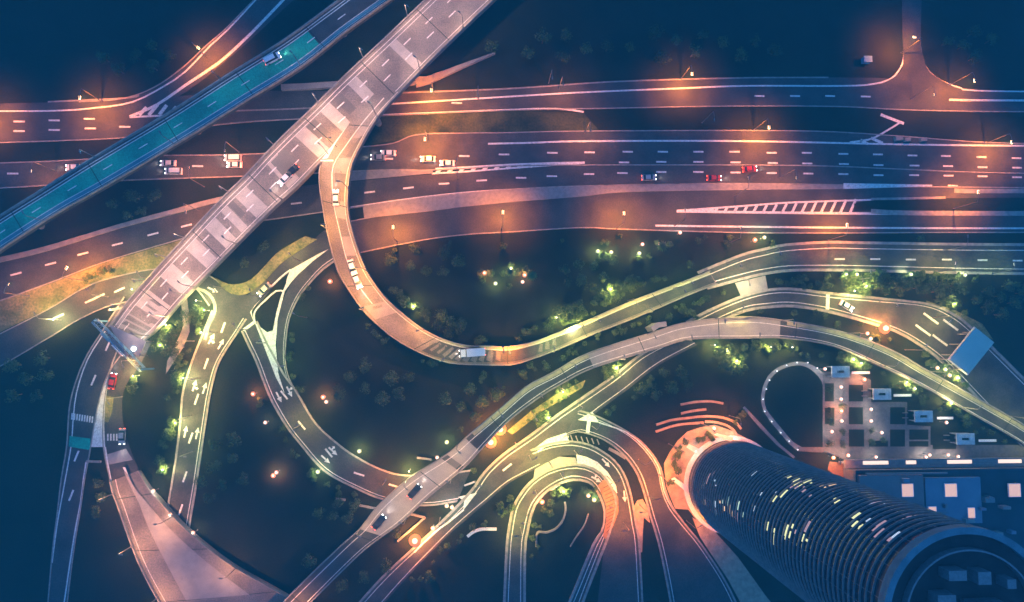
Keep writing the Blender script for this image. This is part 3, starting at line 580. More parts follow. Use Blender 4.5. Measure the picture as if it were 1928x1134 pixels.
# ================================================================== THINGS: helpers for copying
def kids(o): return [c for c in bpy.data.objects if c.parent is o]
class Proto:
    """a thing built once in local coordinates; place() copies it and every part"""
    def __init__(s, name): s.root = empty(name); s.tree = None; s.used = False
    def freeze(s):
        def walk(o): return (o, [walk(c) for c in kids(o)])
        s.tree = walk(s.root); return s
    def place(s, loc, rz, label, cat, group=None, scale=None, tilt=None):
        if not s.used: o = s.root; s.used = True
        else:
            def cp(t, par):
                c = t[0].copy(); COL.objects.link(c)
                if par: c.parent = par
                for k in t[1]: cp(k, c)
                return c
            o = cp(s.tree, None)
        o.location = loc; o.rotation_euler = (0, tilt or 0, rz)
        if scale: o.scale = (scale, scale, scale)
        tag(o, label, cat, group)
        if not group and "group" in o: del o["group"]
        return o
def part(mb, name, mat, parent, smooth=False):
    o = mb.build(name, mat, None, smooth); o.parent = parent; return o
def lamp_light(parent, loc, color, power, spot=150, blend=0.7, radius=0.35, kind='SPOT', rot=(0, 0, 0)):
    d = bpy.data.lights.new("lamp_light", kind); d.color = color; d.energy = power*LP
    if kind == 'SPOT': d.spot_size = R(spot); d.spot_blend = blend
    d.shadow_soft_size = radius
    o = bpy.data.objects.new("lamp_light", d); COL.objects.link(o); o.parent = parent; o.location = loc; o.rotation_euler = rot
    return o
ORANGE = (1.0, 0.25, 0.02); YELLOW = (1.0, 0.76, 0.14); GREEN = (0.80, 1.0, 0.22); WARM = (1.0, 0.60, 0.42); PINK = (1.0, 0.55, 0.36); WHITE = (1.0, 0.88, 0.72)
def lamp_proto(H, A, color, power, glow, lens=0.22, lit=True, spot=150):
    p = Proto('street_lamp'); r = p.root
    mb = MB(); mb.tube((0, 0, 0), (0, 0, 0.5), 0.22, 0.2, 8); mb.tube((0, 0, 0.5), (0, 0, H-0.6), 0.14, 0.09, 8); part(mb, 'pole', steel, r)
    mb = MB(); mb.tube((0, 0, H-0.6), (A*0.4, 0, H-0.05), 0.08, 0.07, 6); mb.tube((A*0.4, 0, H-0.05), (A-0.3, 0, H+0.1), 0.07, 0.06, 6); part(mb, 'arm', steel, r)
    mb = MB(); mb.box((A, 0, H+0.12), (1.0, 0.42, 0.16), 0, 0, 0.7); hd = part(mb, 'lamp_head', steel, r)
    if lit:
        mb = MB(); mb.box((A+0.02, 0, H+0.0), (0.8+lens, 0.3+lens, 0.12)); part(mb, 'lens', glow, hd)
        lamp_light(r, (A, 0, H-0.12), color, power, spot)
    return p.freeze()
def put_lamp(proto, hx, hy, ang, H, A, label, group, z=0.0):
    a = R(ang); q = P(hx, hy, z+H); return proto.place((q.x-A*math.cos(a), q.y-A*math.sin(a), z), a, label, 'street lamp', group)
# ------------------------------------------------------------------ sodium lamps on the highway
HO = 11.0
L_or = lamp_proto(HO, 3.0, ORANGE, 80000, E_orange, spot=132)
L_od = lamp_proto(HO, 3.0, (1.0, 0.27, 0.06), 26000, E_orange, 0.05)
L_un = lamp_proto(HO, 3.0, ORANGE, 0, E_orange, lit=False)
for proto, hx, hy, an, lb in (
    (L_or, 373, 90, -42, "orange street lamp beside the slip road near the top left corner"),
    (L_or, 150, 184, -90, "orange street lamp on the upper road at the far left"),
    (L_od, 423, 284, -90, "orange street lamp on the highway between the teal bridge and the broad pale bridge"),
    (L_or, 812, 170, -90, "orange street lamp on the upper road just right of the broad pale bridge"),
    (L_od, 1060, 160, -90, "dim street lamp on the upper road halfway between two brighter orange ones"),
    (L_or, 1303, 139, -90, "orange street lamp on the upper road above the wide highway lanes"),
    (L_or, 1448, 240, -90, "bright orange street lamp on the top verge of the wide highway, right of centre"),
    (L_or, 800, 262, -90, "street lamp throwing the largest orange pool beside the start of the curved ramp"),
    (L_od, 860, 300, 90, "orange street lamp over the hatched nose of the highway"),
    (L_od, 1112, 246, -90, "orange street lamp on the dark grass strip above the middle of the highway"),
    (L_or, 740, 428, 90, "orange street lamp at the lower highway edge nearest the curved ramp bridge"),
    (L_or, 947, 400, 90, "orange street lamp at the lower highway edge above the cluster of garden lights"),
    (L_or, 1175, 402, 90, "orange street lamp at the lower highway edge just left of the long hatched gore"),
    (L_or, 1595, 424, 90, "orange street lamp below the right end of the long hatched gore"),
    (L_od, 1395, 430, 90, "dim orange street lamp below the left part of the long hatched gore"),
    (L_or, 1722, 70, 180, "orange street lamp on the short road at the top right"),
    (L_or, 1835, 152, -90, "orange street lamp by the right edge above the T junction"),
    (L_od, 1760, 178, -90, "orange street lamp beside the corner of the T junction at the top right"),
    (L_or, 1842, 362, 90, "orange street lamp on the kerbed island at the right edge"),
    (L_or, 125, 505, 60, "orange street lamp on the lower carriageway at the left edge"),
    (L_od, 350, 400, -70, "orange street lamp where the lower carriageway goes under the broad pale bridge"),
    (L_od, 58, 322, -90, "orange street lamp on the highway left of the teal bridge"),
    (L_od, 355, 316, 90, "orange street lamp beside the moving cars between the two bridges"),
    (L_od, 1410, 335, 90, "dim orange street lamp near the red car on the highway"),
    (L_od, 640, 450, 90, "orange street lamp beneath the curved ramp bridge"),
    (L_od, 1290, 395, 90, "dim orange street lamp at the left tip of the long hatched gore"),
    (L_od, 1500, 335, -90, "dim orange street lamp over the highway above the hatched gore"),
    (L_od, 900, 178, -90, "dim street lamp on the upper road near the pointed pale spur"),
    (L_un, 1040, 147, -90, "unlit street lamp standing above the upper road left of centre"),
    (L_un, 1345, 226, -90, "unlit street lamp on the dark grass strip right of centre"),
    (L_un, 1822, 445, 90, "unlit street lamp below the highway at the right edge"),
    (L_or, -70, 205, -90, "orange street lamp on the upper road at the left frame edge"),
    (L_or, 1905, 268, -90, "orange street lamp on the highway at the right frame edge"),
    (L_od, 15, 535, 60, "orange street lamp on the lower carriageway by the left frame edge")):
    put_lamp(proto, hx, hy, an, HO, 3.0, lb, "sodium street lamps along the highway")
# ------------------------------------------------------------------ greenish and yellow lamps on the ramps
HG_ = 9.0
L_gr = lamp_proto(HG_, 1.8, GREEN, 6000, E_green, 0.0, spot=135)
L_ye = lamp_proto(HG_, 1.8, YELLOW, 14000, E_white, 0.0)
L_yb = lamp_proto(HG_, 1.8, (1.0, 0.8, 0.4), 22000, E_white, 0.0)
L_ro = lamp_proto(HG_, 1.8, ORANGE, 20000, E_orange, 0.0)
for proto, hx, hy, an, lb in (
    (L_ye, 258, 512, 120, "yellow lamp on the verge touching the upper side of the broad pale bridge's lower half"),
    (L_ye, 165, 545, 120, "yellow lamp on the left verge between the carriageway and the dark road"),
    (L_ye, 65, 590, 120, "yellow lamp on the verge by the left frame edge"),
    (L_ye, 545, 478, 135, "yellow lamp over the paved strip leading into the junction"),
    (L_ye, 470, 545, 100, "yellow lamp at the inner bend of the paved strip by the junction"),
    (L_gr, 405, 548, -60, "greenish lamp where the dark road leaves the broad pale bridge"),
    (L_gr, 440, 610, 120, "greenish lamp in the middle of the left junction"),
    (L_ye, 395, 625, 0, "yellow lamp beside the tree circle at the junction"),
    (L_ye, 362, 715, 0, "yellow lamp halfway down the two-lane arrow road"),
    (L_ye, 345, 790, 0, "yellow lamp at the lower arrows of the two-lane road"),
    (L_gr, 348, 860, 0, "greenish lamp at the lower end of the two-lane arrow road"),
    (L_gr, 490, 640, 30, "greenish lamp by the painted white wedge below the junction"),
    (L_gr, 532, 690, 0, "greenish lamp at the left side of the big loop ramp"),
    (L_gr, 552, 590, 150, "greenish lamp on the upper left curve of the big loop"),
    (L_gr, 1045, 640, 60, "greenish lamp where the curved ramp straightens toward the right"),
    (L_ye, 1098, 612, -60, "yellow lamp beside the clump of trees above the rising ramp"),
    (L_ye, 1200, 572, -60, "yellow lamp halfway up the green road above the bushes"),
    (L_gr, 1290, 548, -60, "greenish lamp on the green road before its bend to the right"),
    (L_gr, 1395, 500, -70, "greenish lamp at the outer bend of the green road"),
    (L_gr, 1470, 478, -80, "greenish lamp just past the bend of the green road"),
    (L_ye, 1800, 496, 90, "yellow lamp near the right edge of the green road"),
    (L_gr, 1640, 512, 90, "greenish lamp by the lit trees under the green road"),
    (L_gr, 1910, 498, 90, "greenish lamp on the green road at the right frame edge"),
    (L_ye, 1010, 862, 30, "yellow lamp where the ring ramp leaves the diagonal road"),
    (L_ye, 965, 850, -140, "yellow lamp beside the viaduct on the diagonal road"),
    (L_gr, 1090, 775, -140, "greenish lamp by the white arrowhead island"),
    (L_gr, 905, 915, 20, "greenish lamp at the white tip where two roads merge"),
    (L_gr, 835, 985, 30, "greenish lamp on the narrow lower part of the diagonal road"),
    (L_ye, 985, 985, 180, "yellow lamp on the left side of the ring ramp near the bottom"),
    (L_ye, 1005, 928, 135, "yellow lamp on the upper left of the ring ramp"),
    (L_ye, 1060, 892, 100, "yellow lamp at the top of the ring ramp"),
    (L_gr, 1095, 848, 60, "greenish lamp between the two curved ramps"),
    (L_gr, 1130, 800, 60, "greenish lamp at the top of the outer curved ramp"),
    (L_yb, 1412, 536, -80, "strong lamp lighting the square paved pad"),
    (L_ye, 1400, 578, 80, "yellow lamp on the slip road below the square pad"),
    (L_ye, 1600, 560, -90, "yellow lamp by the white car on the slip road"),
    (L_gr, 1690, 575, -90, "greenish lamp where the slip road widens"),
    (L_ye, 1790, 605, -120, "yellow lamp on the slip road just before the blue roof"),
    (L_ye, 1745, 650, 60, "yellow lamp at the lower side of the slip road by the blue roof"),
    (L_ye, 1625, 530, -90, "yellow lamp among the lit trees between green road and slip road"),
    (L_ye, 1168, 706, -60, "yellow lamp over the trees between viaduct and diagonal road"),
    (L_ye, 1010, 790, -60, "yellow lamp over the speckled planting bed"),
    (L_ye, 1070, 745, -60, "yellow lamp over the upper end of the planting bed"),
    (L_ye, 972, 1010, 180, "yellow lamp at the bottom left of the ring ramp"),
    (L_ye, 1035, 872, 120, "yellow lamp on the pale nose beside the ring ramp"),
    (L_gr, 1165, 905, 20, "greenish lamp on the middle curved ramp by its white arrow"),
    (L_ro, 1225, 870, 30, "orange lamp on the outer curved ramp left of the plaza"),
    (L_ro, 1240, 940, 10, "orange lamp on the outer curved ramp below the plaza"),
    (L_ro, 1175, 1000, 180, "orange lamp between the two lower ramps"),
    (L_ro, 232, 690, -60, "orange lamp beside the red car at the left"),
    (L_ro, 345, 652, -60, "orange lamp beside the small bending path"),
    (L_ro, 725, 905, 60, "orange lamp over the loop ramp just before the viaduct"),
    (L_ye, 560, 800, 40, "yellow lamp at the lower left side of the loop ramp"),
    (L_ro, 960, 664, -80, "orange lamp at the lowest point of the big curve"),
    (L_ro, 1345, 812, -45, "orange lamp at the top of the tower plaza"),
    (L_ro, 1285, 850, -30, "orange lamp at the upper left of the tower plaza"),
    (L_ro, 1268, 905, 0, "orange lamp at the left of the tower plaza"),
    (L_ro, 1320, 990, 30, "orange lamp on the forecourt below the tower"),
    (L_ro, 1207, 965, 180, "orange lamp on the rounded pavement tongue"),
    (L_ro, 1150, 955, 180, "orange lamp over the brick hatched wedge"),
    (L_ro, 1395, 800, -90, "orange lamp over the curved benches by the tower"),
    (L_ye, 205, 760, -45, "yellow lamp over the grass strip beside the white wedge"),
    (L_ro, 1582, 872, -90, "orange lamp over the brick ramp at the entrance wall")):
    put_lamp(proto, hx, hy, an, HG_, 1.8, lb, "lamps along the ramps and around the tower")
# ------------------------------------------------------------------ lamps standing on the bridges
HB_ = 7.5
L_b = {'warm': lamp_proto(HB_, 1.2, PINK, 12500, E_white, -0.1, spot=165), 'orange': lamp_proto(HB_, 1.2, (1.0, 0.40, 0.08), 27000, E_orange, -0.1, spot=160), 'yellow': lamp_proto(HB_, 1.2, (1.0, 0.58, 0.20), 7500, E_white, -0.1, spot=160),
       'end': lamp_proto(HB_, 1.2, (1.0, 0.48, 0.26), 7000, E_orange, -0.1, spot=160), 'low': lamp_proto(HB_, 1.2, (1.0, 0.40, 0.16), 16000, E_orange, -0.1, spot=160),
       'blue': lamp_proto(HB_, 1.2, (0.8, 0.85, 1.0), 1300, E_win2, -0.1, spot=160), 'green': lamp_proto(HB_, 1.2, (0.95, 0.92, 0.25), 6000, E_white, -0.1, spot=160)}
def bridge_lamps(rb, kind, d0, d1, step, where, group, both=True):
    n = 0; d = d0
    while d <= d1:
        for side in (('l', 'r') if both else (('l',) if n % 2 == 0 else ('r',))):
            q = rb.at(d+(step*0.5 if side == 'r' and both else 0), (side, 0.17)); c = rb.at(d+(step*0.5 if side == 'r' and both else 0), ('f', .5)); v = c-q; rz = math.atan2(v.y, v.x)
            L_b[kind].place((q.x, q.y, q.z+1.0), rz, f"{where}, {nth(n)} along", 'street lamp', group); n += 1
        d += step
bridge_lamps(rM, 'warm', 20, rM.len-34, 19, "slim lamp on the parapet of the broad pale bridge", "lamps on the broad pale bridge")
bridge_lamps(rM, 'end', rM.len-28, rM.len-4, 10, "orange lamp near the lower end of the broad pale bridge", "lamps on the broad pale bridge")
dR = rR.near(846, 684, 7)
bridge_lamps(rR, 'orange', 22, dR-10, 13, "orange lamp on the parapet of the curved ramp bridge", "lamps on the curved ramp bridge", False)
bridge_lamps(rR, 'green', dR, rR.len-6, 16, "lamp where the curved ramp bridge comes down to the ground", "lamps on the curved ramp bridge", False)
bridge_lamps(rT, 'blue', 20, rT.len-15, 22, "small cool lamp on the teal bridge", "lamps on the teal bridge", False)
dk = [rK.near(1482, 620, 3), rK.near(1106, 680, 6), rK.near(890, 828, 6), rK.near(700, 1000, 6)]
bridge_lamps(rK, 'green', 8, dk[0]-6, 15, "lamp on the eastern part of the long viaduct", "lamps on the viaduct", False)
bridge_lamps(rK, 'yellow', dk[0]+2, dk[1]-2, 11, "lamp on the bright middle part of the viaduct", "lamps on the viaduct", False)
bridge_lamps(rK, 'green', dk[1]+6, dk[2]-4, 13, "lamp on the yellow-green part of the viaduct", "lamps on the viaduct", False)
bridge_lamps(rK, 'yellow', dk[2]+3, dk[3], 9, "lamp on the bright lower part of the viaduct", "lamps on the viaduct", False)
bridge_lamps(rG, 'low', 5, rG.len-10, 10, "orange lamp on the lower left bridge", "lamps on the lower left bridge", False)

# ================================================================== GARDEN LIGHTS (glowing globes)
def globe_proto(color, power, glow, r=0.38, h=3.2, nm='garden_lamp', halo=None, sr=0.0):
    p = Proto(nm); mb = MB(); mb.tube((0, 0, 0), (0, 0, 0.25), 0.2, 0.16, 8); mb.tube((0, 0, 0.25), (0, 0, h-r), 0.07, 0.05, 8); part(mb, 'post', steel, p.root)
    mb = MB(); mb.sphere((0, 0, h), r); part(mb, 'globe', glow, p.root, True)
    if halo:
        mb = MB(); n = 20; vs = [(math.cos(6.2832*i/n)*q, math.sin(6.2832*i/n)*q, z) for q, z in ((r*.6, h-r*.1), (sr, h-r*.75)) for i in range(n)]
        mb.add(vs, [(i, (i+1) % n, n+(i+1) % n, n+i) for i in range(n)]); part(mb, 'halo_cone', halo, p.root, True)  # added glowing cone, imitates the halo of light round the globe
    lamp_light(p.root, (0, 0, h-r-0.12), color, power, kind='POINT', radius=0.3)
    return p.freeze()
G_w = globe_proto(WHITE, 1100, emis("warm_globe", (1.0, 0.82, 0.60), 4), 0.3, halo=emis("warm_halo", (0.85, 0.45, 0.30), 0.55), sr=0.62)
G_g = globe_proto((0.9, 1.0, 0.45), 3500, emis("green_globe", (0.95, 1.0, 0.66), 4), 0.3, halo=emis("green_halo", (0.62, 0.66, 0.30), 0.55), sr=0.66)
G_o = globe_proto((1.0, 0.34, 0.14), 5000, emis("orange_globe", (1.0, 0.60, 0.36), 5), 0.32, halo=emis("orange_halo", (0.95, 0.30, 0.14), 0.6), sr=0.75)
G_O = globe_proto((1.0, 0.30, 0.06), 45000, emis("big_orange_globe", (1.0, 0.68, 0.42), 1.9), 0.85, 5.0, 'globe_lamp', halo=emis("big_orange_halo", (1.0, 0.26, 0.07), 0.95), sr=1.9)
G_s = globe_proto((0.8, 0.9, 1.0), 60, emis("path_globe", (0.85, 0.93, 1.0), 1.6), 0.2, 1.0, 'path_light')
G_W = globe_proto((0.8, 1.0, 0.85), 3500, emis("big_white_globe", (0.9, 1.0, 0.92), 12), 0.7, 5.0, 'globe_lamp')
def put_globe(p, x, y, label, group=None, z=0.0, cat='garden lamp', h=3.2): q = P(x, y, z+h); return p.place((q.x, q.y, z), 0, label, cat, group)
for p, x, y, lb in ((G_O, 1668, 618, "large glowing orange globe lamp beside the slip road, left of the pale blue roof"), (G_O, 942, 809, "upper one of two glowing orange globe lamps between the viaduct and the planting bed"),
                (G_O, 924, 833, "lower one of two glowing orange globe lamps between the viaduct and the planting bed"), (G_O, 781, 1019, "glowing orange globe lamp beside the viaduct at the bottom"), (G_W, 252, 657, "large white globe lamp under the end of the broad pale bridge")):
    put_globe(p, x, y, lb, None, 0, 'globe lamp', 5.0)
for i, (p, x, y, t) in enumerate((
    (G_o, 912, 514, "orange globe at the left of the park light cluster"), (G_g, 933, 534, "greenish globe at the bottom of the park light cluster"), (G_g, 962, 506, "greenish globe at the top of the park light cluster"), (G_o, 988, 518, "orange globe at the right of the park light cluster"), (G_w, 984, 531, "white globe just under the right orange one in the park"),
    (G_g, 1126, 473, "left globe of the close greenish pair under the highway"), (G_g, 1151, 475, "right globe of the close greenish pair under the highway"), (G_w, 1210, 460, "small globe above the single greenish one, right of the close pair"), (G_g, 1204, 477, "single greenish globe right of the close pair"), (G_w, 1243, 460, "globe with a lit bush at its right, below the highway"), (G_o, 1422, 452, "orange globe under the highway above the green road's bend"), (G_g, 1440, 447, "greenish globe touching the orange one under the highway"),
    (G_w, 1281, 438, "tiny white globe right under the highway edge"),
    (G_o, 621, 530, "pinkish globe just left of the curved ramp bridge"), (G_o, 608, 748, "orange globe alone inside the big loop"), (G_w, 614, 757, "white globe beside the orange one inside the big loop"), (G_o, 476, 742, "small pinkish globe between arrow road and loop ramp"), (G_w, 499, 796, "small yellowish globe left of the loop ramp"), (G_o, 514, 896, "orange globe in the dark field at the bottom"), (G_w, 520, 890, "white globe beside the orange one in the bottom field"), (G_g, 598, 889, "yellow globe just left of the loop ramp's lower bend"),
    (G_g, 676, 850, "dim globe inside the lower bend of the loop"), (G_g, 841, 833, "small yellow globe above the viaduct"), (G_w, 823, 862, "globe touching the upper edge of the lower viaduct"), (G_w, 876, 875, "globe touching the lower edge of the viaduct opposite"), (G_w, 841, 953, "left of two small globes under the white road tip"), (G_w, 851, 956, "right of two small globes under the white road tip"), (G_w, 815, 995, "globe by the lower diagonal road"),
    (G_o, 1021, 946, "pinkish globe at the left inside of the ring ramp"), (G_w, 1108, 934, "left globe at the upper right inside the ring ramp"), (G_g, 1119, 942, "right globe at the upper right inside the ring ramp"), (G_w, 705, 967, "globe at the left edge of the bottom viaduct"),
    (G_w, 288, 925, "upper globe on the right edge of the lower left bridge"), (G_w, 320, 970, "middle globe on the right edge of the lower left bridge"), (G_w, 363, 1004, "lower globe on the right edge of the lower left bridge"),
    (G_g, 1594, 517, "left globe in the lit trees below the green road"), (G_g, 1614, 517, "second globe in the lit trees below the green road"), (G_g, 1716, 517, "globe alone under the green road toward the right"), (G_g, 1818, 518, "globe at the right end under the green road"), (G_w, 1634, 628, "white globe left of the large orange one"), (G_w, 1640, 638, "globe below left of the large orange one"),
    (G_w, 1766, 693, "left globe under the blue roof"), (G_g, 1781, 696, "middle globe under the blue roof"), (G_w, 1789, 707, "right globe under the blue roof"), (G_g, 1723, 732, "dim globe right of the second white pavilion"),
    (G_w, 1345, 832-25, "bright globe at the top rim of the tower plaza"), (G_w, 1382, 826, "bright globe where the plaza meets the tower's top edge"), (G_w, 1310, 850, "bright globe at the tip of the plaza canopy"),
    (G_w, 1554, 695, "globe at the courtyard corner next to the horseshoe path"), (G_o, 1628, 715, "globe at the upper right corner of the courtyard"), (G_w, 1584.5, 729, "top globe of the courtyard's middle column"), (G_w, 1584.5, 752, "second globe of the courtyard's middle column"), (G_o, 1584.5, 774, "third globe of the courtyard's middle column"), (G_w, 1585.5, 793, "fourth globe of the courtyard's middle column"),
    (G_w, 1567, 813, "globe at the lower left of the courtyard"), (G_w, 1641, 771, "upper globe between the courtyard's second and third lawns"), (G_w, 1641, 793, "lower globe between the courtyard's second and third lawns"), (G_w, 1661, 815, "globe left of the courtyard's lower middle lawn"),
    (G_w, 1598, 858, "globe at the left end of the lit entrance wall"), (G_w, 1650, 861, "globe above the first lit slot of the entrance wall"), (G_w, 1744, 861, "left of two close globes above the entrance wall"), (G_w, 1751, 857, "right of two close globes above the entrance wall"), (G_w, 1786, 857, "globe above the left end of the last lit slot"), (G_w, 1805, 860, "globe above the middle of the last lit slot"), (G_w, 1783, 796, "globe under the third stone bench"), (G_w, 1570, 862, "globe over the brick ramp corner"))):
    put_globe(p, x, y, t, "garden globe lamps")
for i, (x, y) in enumerate([(1502, 847), (1486, 831), (1470, 815), (1453, 794), (1440, 775), (1437, 752), (1443, 733), (1449, 716), (1463, 699), (1481, 688), (1501, 683), (1521, 683), (1539, 693)]):
    put_globe(G_s, x, y, f"small white light on the horseshoe path, {nth(i)} counting from its lower end", "lights along the horseshoe path", 0, 'path light', 1.0)

G_t = globe_proto((1.0, 0.88, 0.30), 9000, emis("tree_globe", (1.0, 0.97, 0.70), 6), 0.2, 3.6)
G_u = globe_proto((1.0, 0.5, 0.2), 7500, emis("orange_tree_globe", (1.0, 0.7, 0.40), 6), 0.2, 3.6)
for p, x, y, lb in ((G_t, 369, 566, "at the top of the small tree circle"), (G_t, 384, 584, "at the right of the small tree circle"), (G_t, 378, 626, "at the foot of the small tree circle"), (G_t, 312, 612, "right of the broad bridge end"), (G_t, 301, 650, "lowest beside the broad bridge end"), (G_t, 248, 545, "left of the broad bridge above its end"), (G_u, 207, 583, "alone left of the broad bridge end"),
                (G_t, 344, 712, "left of the arrow road's middle arrows"), (G_t, 330, 797, "left of the arrow road's lowest arrows"), (G_t, 306, 885, "in the clump right of the lower left bridge"), (G_t, 250, 708, "right of the red car"), (G_t, 1048, 598, "at the left of the clump above the rising green road"), (G_t, 1080, 620, "touching the kerb of the rising green road"), (G_t, 1150, 545, "in the tree row above the green road"),
                (G_t, 778, 577, "above the orange bend of the curved ramp"), (G_t, 1632, 538, "at the right of the bright grove"), (G_t, 1610, 548, "at the bottom of the bright grove"), (G_t, 1346, 650, "at the left below the bright viaduct"), (G_t, 1370, 662, "second below the bright viaduct"), (G_t, 1388, 680, "lowest below the bright viaduct"), (G_t, 1452, 654, "in the shrubs under the bright viaduct"), (G_t, 1492, 654, "right end of the shrubs under the bright viaduct"),
                (G_t, 1608, 677, "left one by the first pavilion's trees"), (G_t, 1622, 684, "right one by the first pavilion's trees"), (G_t, 1708, 720, "in the trees above the second pavilion"), (G_t, 1792, 759, "under the viaduct near the right edge"), (G_t, 1162, 693, "between the bright viaduct and the diagonal road"), (G_t, 1033, 787, "at the end of the speckled planting bed"), (G_t, 1060, 738, "at the top of the speckled planting bed"), (G_t, 100, 602, "in the hedge at the left edge"), (G_t, 770, 888, "where the loop ramp meets the viaduct"), (G_t, 1062, 926, "at the top inside the ring ramp"), (G_t, 1798, 572, "above the slip road near the blue roof"), (G_t, 1805, 712, "at the lower corner of the blue roof")):
    put_globe(p, x, y, "small tree light "+lb, "small lights among the trees", h=3.6)

# ================================================================== VEHICLES
def car_proto(nm, paint, L, Wd, Hh, prof, cab, heads=True, roofbox=False):
    """prof: side outline of the body (x, z); cab: (x0, x1, x2, x3, z0, z1) glasshouse base and roof"""
    p = Proto(nm); r = p.root; w = Wd/2
    mb = MB(); n = len(prof); vs = []
    for y, k in ((-w, 0), (-w*0.93, 1), (w*0.93, 1), (w, 0)):
        pass
    vs = [(x, -w, z) for x, z in prof]+[(x, w, z) for x, z in prof]
    mb.add(vs, [tuple(range(n)), tuple(range(2*n-1, n-1, -1))]+[(i, n+i, n+(i+1) % n, (i+1) % n) for i in range(n)])
    body = part(mb, 'body', paint, r)
    x0, x1, x2, x3, z0, z1 = cab; w0, w1 = w*0.93, w*0.78
    mb = MB(); mb.add([(x0, -w0, z0), (x3, -w0, z0), (x3, w0, z0), (x0, w0, z0), (x1, -w1, z1-0.04), (x2, -w1, z1-0.04), (x2, w1, z1-0.04), (x1, w1, z1-0.04)],
                      [(0, 1, 5, 4), (1, 2, 6, 5), (2, 3, 7, 6), (3, 0, 4, 7)]); part(mb, 'window', glassm, r)
    mb = MB(); mb.box(((x1+x2)/2, 0, z1), (x2-x1, w1*2, 0.08), 0, 0, 0.94); part(mb, 'roof', paint, r)
    for sx in (L*0.31, -L*0.31):
        for sy in (-1, 1):
            mb = MB(); mb.tube((sx, sy*(w-0.22), 0.33), (sx, sy*(w+0.01), 0.33), 0.33, n=12); wh = part(mb, 'wheel', rubber, r)
    for sy in (-1, 1):
        mb = MB(); mb.box((L/2+0.0, sy*w*0.7, 0.68), (0.16, 0.42, 0.2)); part(mb, 'headlight', E_head, r)
        mb = MB(); mb.box((-L/2-0.0, sy*w*0.7, 0.75), (0.14, 0.40, 0.2)); part(mb, 'taillight', E_tail, r)
    if heads: lamp_light(r, (L/2+0.25, 0, 0.8), (1.0, 0.9, 0.8), 1300, 70, 0.9, 0.15, rot=(0, R(-78), 0))
    d = bpy.data.lights.new("lamp_light", 'POINT'); d.color = (1, 0.12, 0.04); d.energy = 25; d.shadow_soft_size = 0.2
    o = bpy.data.objects.new("lamp_light", d); COL.objects.link(o); o.parent = r; o.location = (-L/2-0.5, 0, 0.7)
    return p.freeze()
sed = [(-2.35, 0.3), (2.3, 0.3), (2.38, 0.62), (2.2, 0.82), (1.1, 0.95), (-1.5, 0.97), (-2.25, 0.92), (-2.38, 0.6)]
van = [(-2.6, 0.3), (2.5, 0.3), (2.58, 0.75), (2.3, 1.0), (1.6, 1.2), (-2.55, 1.2), (-2.62, 0.6)]
scab = (-1.75, -1.15, 0.55, 1.25, 0.96, 1.45); vcab = (-2.5, -2.35, 1.0, 1.75, 1.18, 2.0)
CW = car_proto('car', carwhite, 4.7, 1.86, 1.45, sed, scab); CD = car_proto('car', cardark, 4.7, 1.86, 1.45, sed, scab)
CR_ = car_proto('car', carred, 4.7, 1.86, 1.45, sed, scab); CG = car_proto('car', cargrey, 4.7, 1.86, 1.45, sed, scab); VW = car_proto('van', carwhite, 5.2, 2.0, 2.0, van, vcab)
def truck():
    p = Proto('truck'); r = p.root
    mb = MB(); mb.box((0, 0, 0.75), (7.6, 1.0, 0.3)); part(mb, 'chassis', rubber, r)
    mb = MB(); mb.box((-1.0, 0, 2.1), (5.6, 2.4, 2.3)); part(mb, 'cargo_box', carwhite, r)
    mb = MB(); mb.add([(2.1, -1.15, 0.6), (4.0, -1.15, 0.6), (4.0, -1.15, 1.6), (3.6, -1.15, 2.6), (2.1, -1.15, 2.6), (2.1, 1.15, 0.6), (4.0, 1.15, 0.6), (4.0, 1.15, 1.6), (3.6, 1.15, 2.6), (2.1, 1.15, 2.6)],
                      [(0, 1, 2, 3, 4), (9, 8, 7, 6, 5), (0, 5, 6, 1), (1, 6, 7, 2), (2, 7, 8, 3), (3, 8, 9, 4), (4, 9, 5, 0)]); part(mb, 'cab', carwhite, r)
    mb = MB(); mb.add([(4.02, -1.0, 1.62), (4.02, 1.0, 1.62), (3.64, 1.0, 2.5), (3.64, -1.0, 2.5)], [(0, 1, 2, 3)]); part(mb, 'windscreen', glassm, r)
    for sx in (3.0, -1.8, -3.0):
        for sy in (-1, 1): mb = MB(); mb.tube((sx, sy*0.85, 0.48), (sx, sy*1.16, 0.48), 0.48, n=14); part(mb, 'wheel', rubber, r)
    for sy in (-1, 1):
        mb = MB(); mb.box((4.05, sy*0.85, 0.85), (0.14, 0.4, 0.24)); part(mb, 'headlight', E_head, r)
        mb = MB(); mb.box((-3.86, sy*0.95, 0.95), (0.12, 0.3, 0.22)); part(mb, 'taillight', E_tail, r)
    lamp_light(r, (4.3, 0, 0.9), (1.0, 0.9, 0.8), 700, 70, 0.9, 0.15, rot=(0, R(-78), 0)); return p.freeze()
TR = truck()
def put_car(p, x, y, z, ang, label, cat='car', group=None):
    q = P(x, y, z+1.0); return p.place((q.x, q.y, z+0.03), R(ang), label, cat, group)
put_car(VW, 512, 110, 9.03, 30, "white van driving up the teal bridge, headlights on", 'van')
put_car(CD, 549, 322, 12.04, -133, "black car on the broad pale bridge just above the fork")
put_car(CW, 536, 336, 12.04, -133, "white car right in front of the black one on the broad pale bridge")
put_car(CW, 663, 503, 12.04, -72, "upper white car following the bend of the curved ramp bridge")
put_car(CW, 672, 528, 12.0, -68, "lower white car in the bend of the curved ramp bridge")
put_car(TR, 890, 664, 6.3, 184, "white box truck on the low end of the curved ramp bridge", 'truck')
put_car(CW, 632, 372, 12.04, 92, "white car climbing the top stretch of the curved ramp bridge")
put_car(CW, 316, 307, 0.14, 180, "white car in the upper lane just right of the teal bridge")
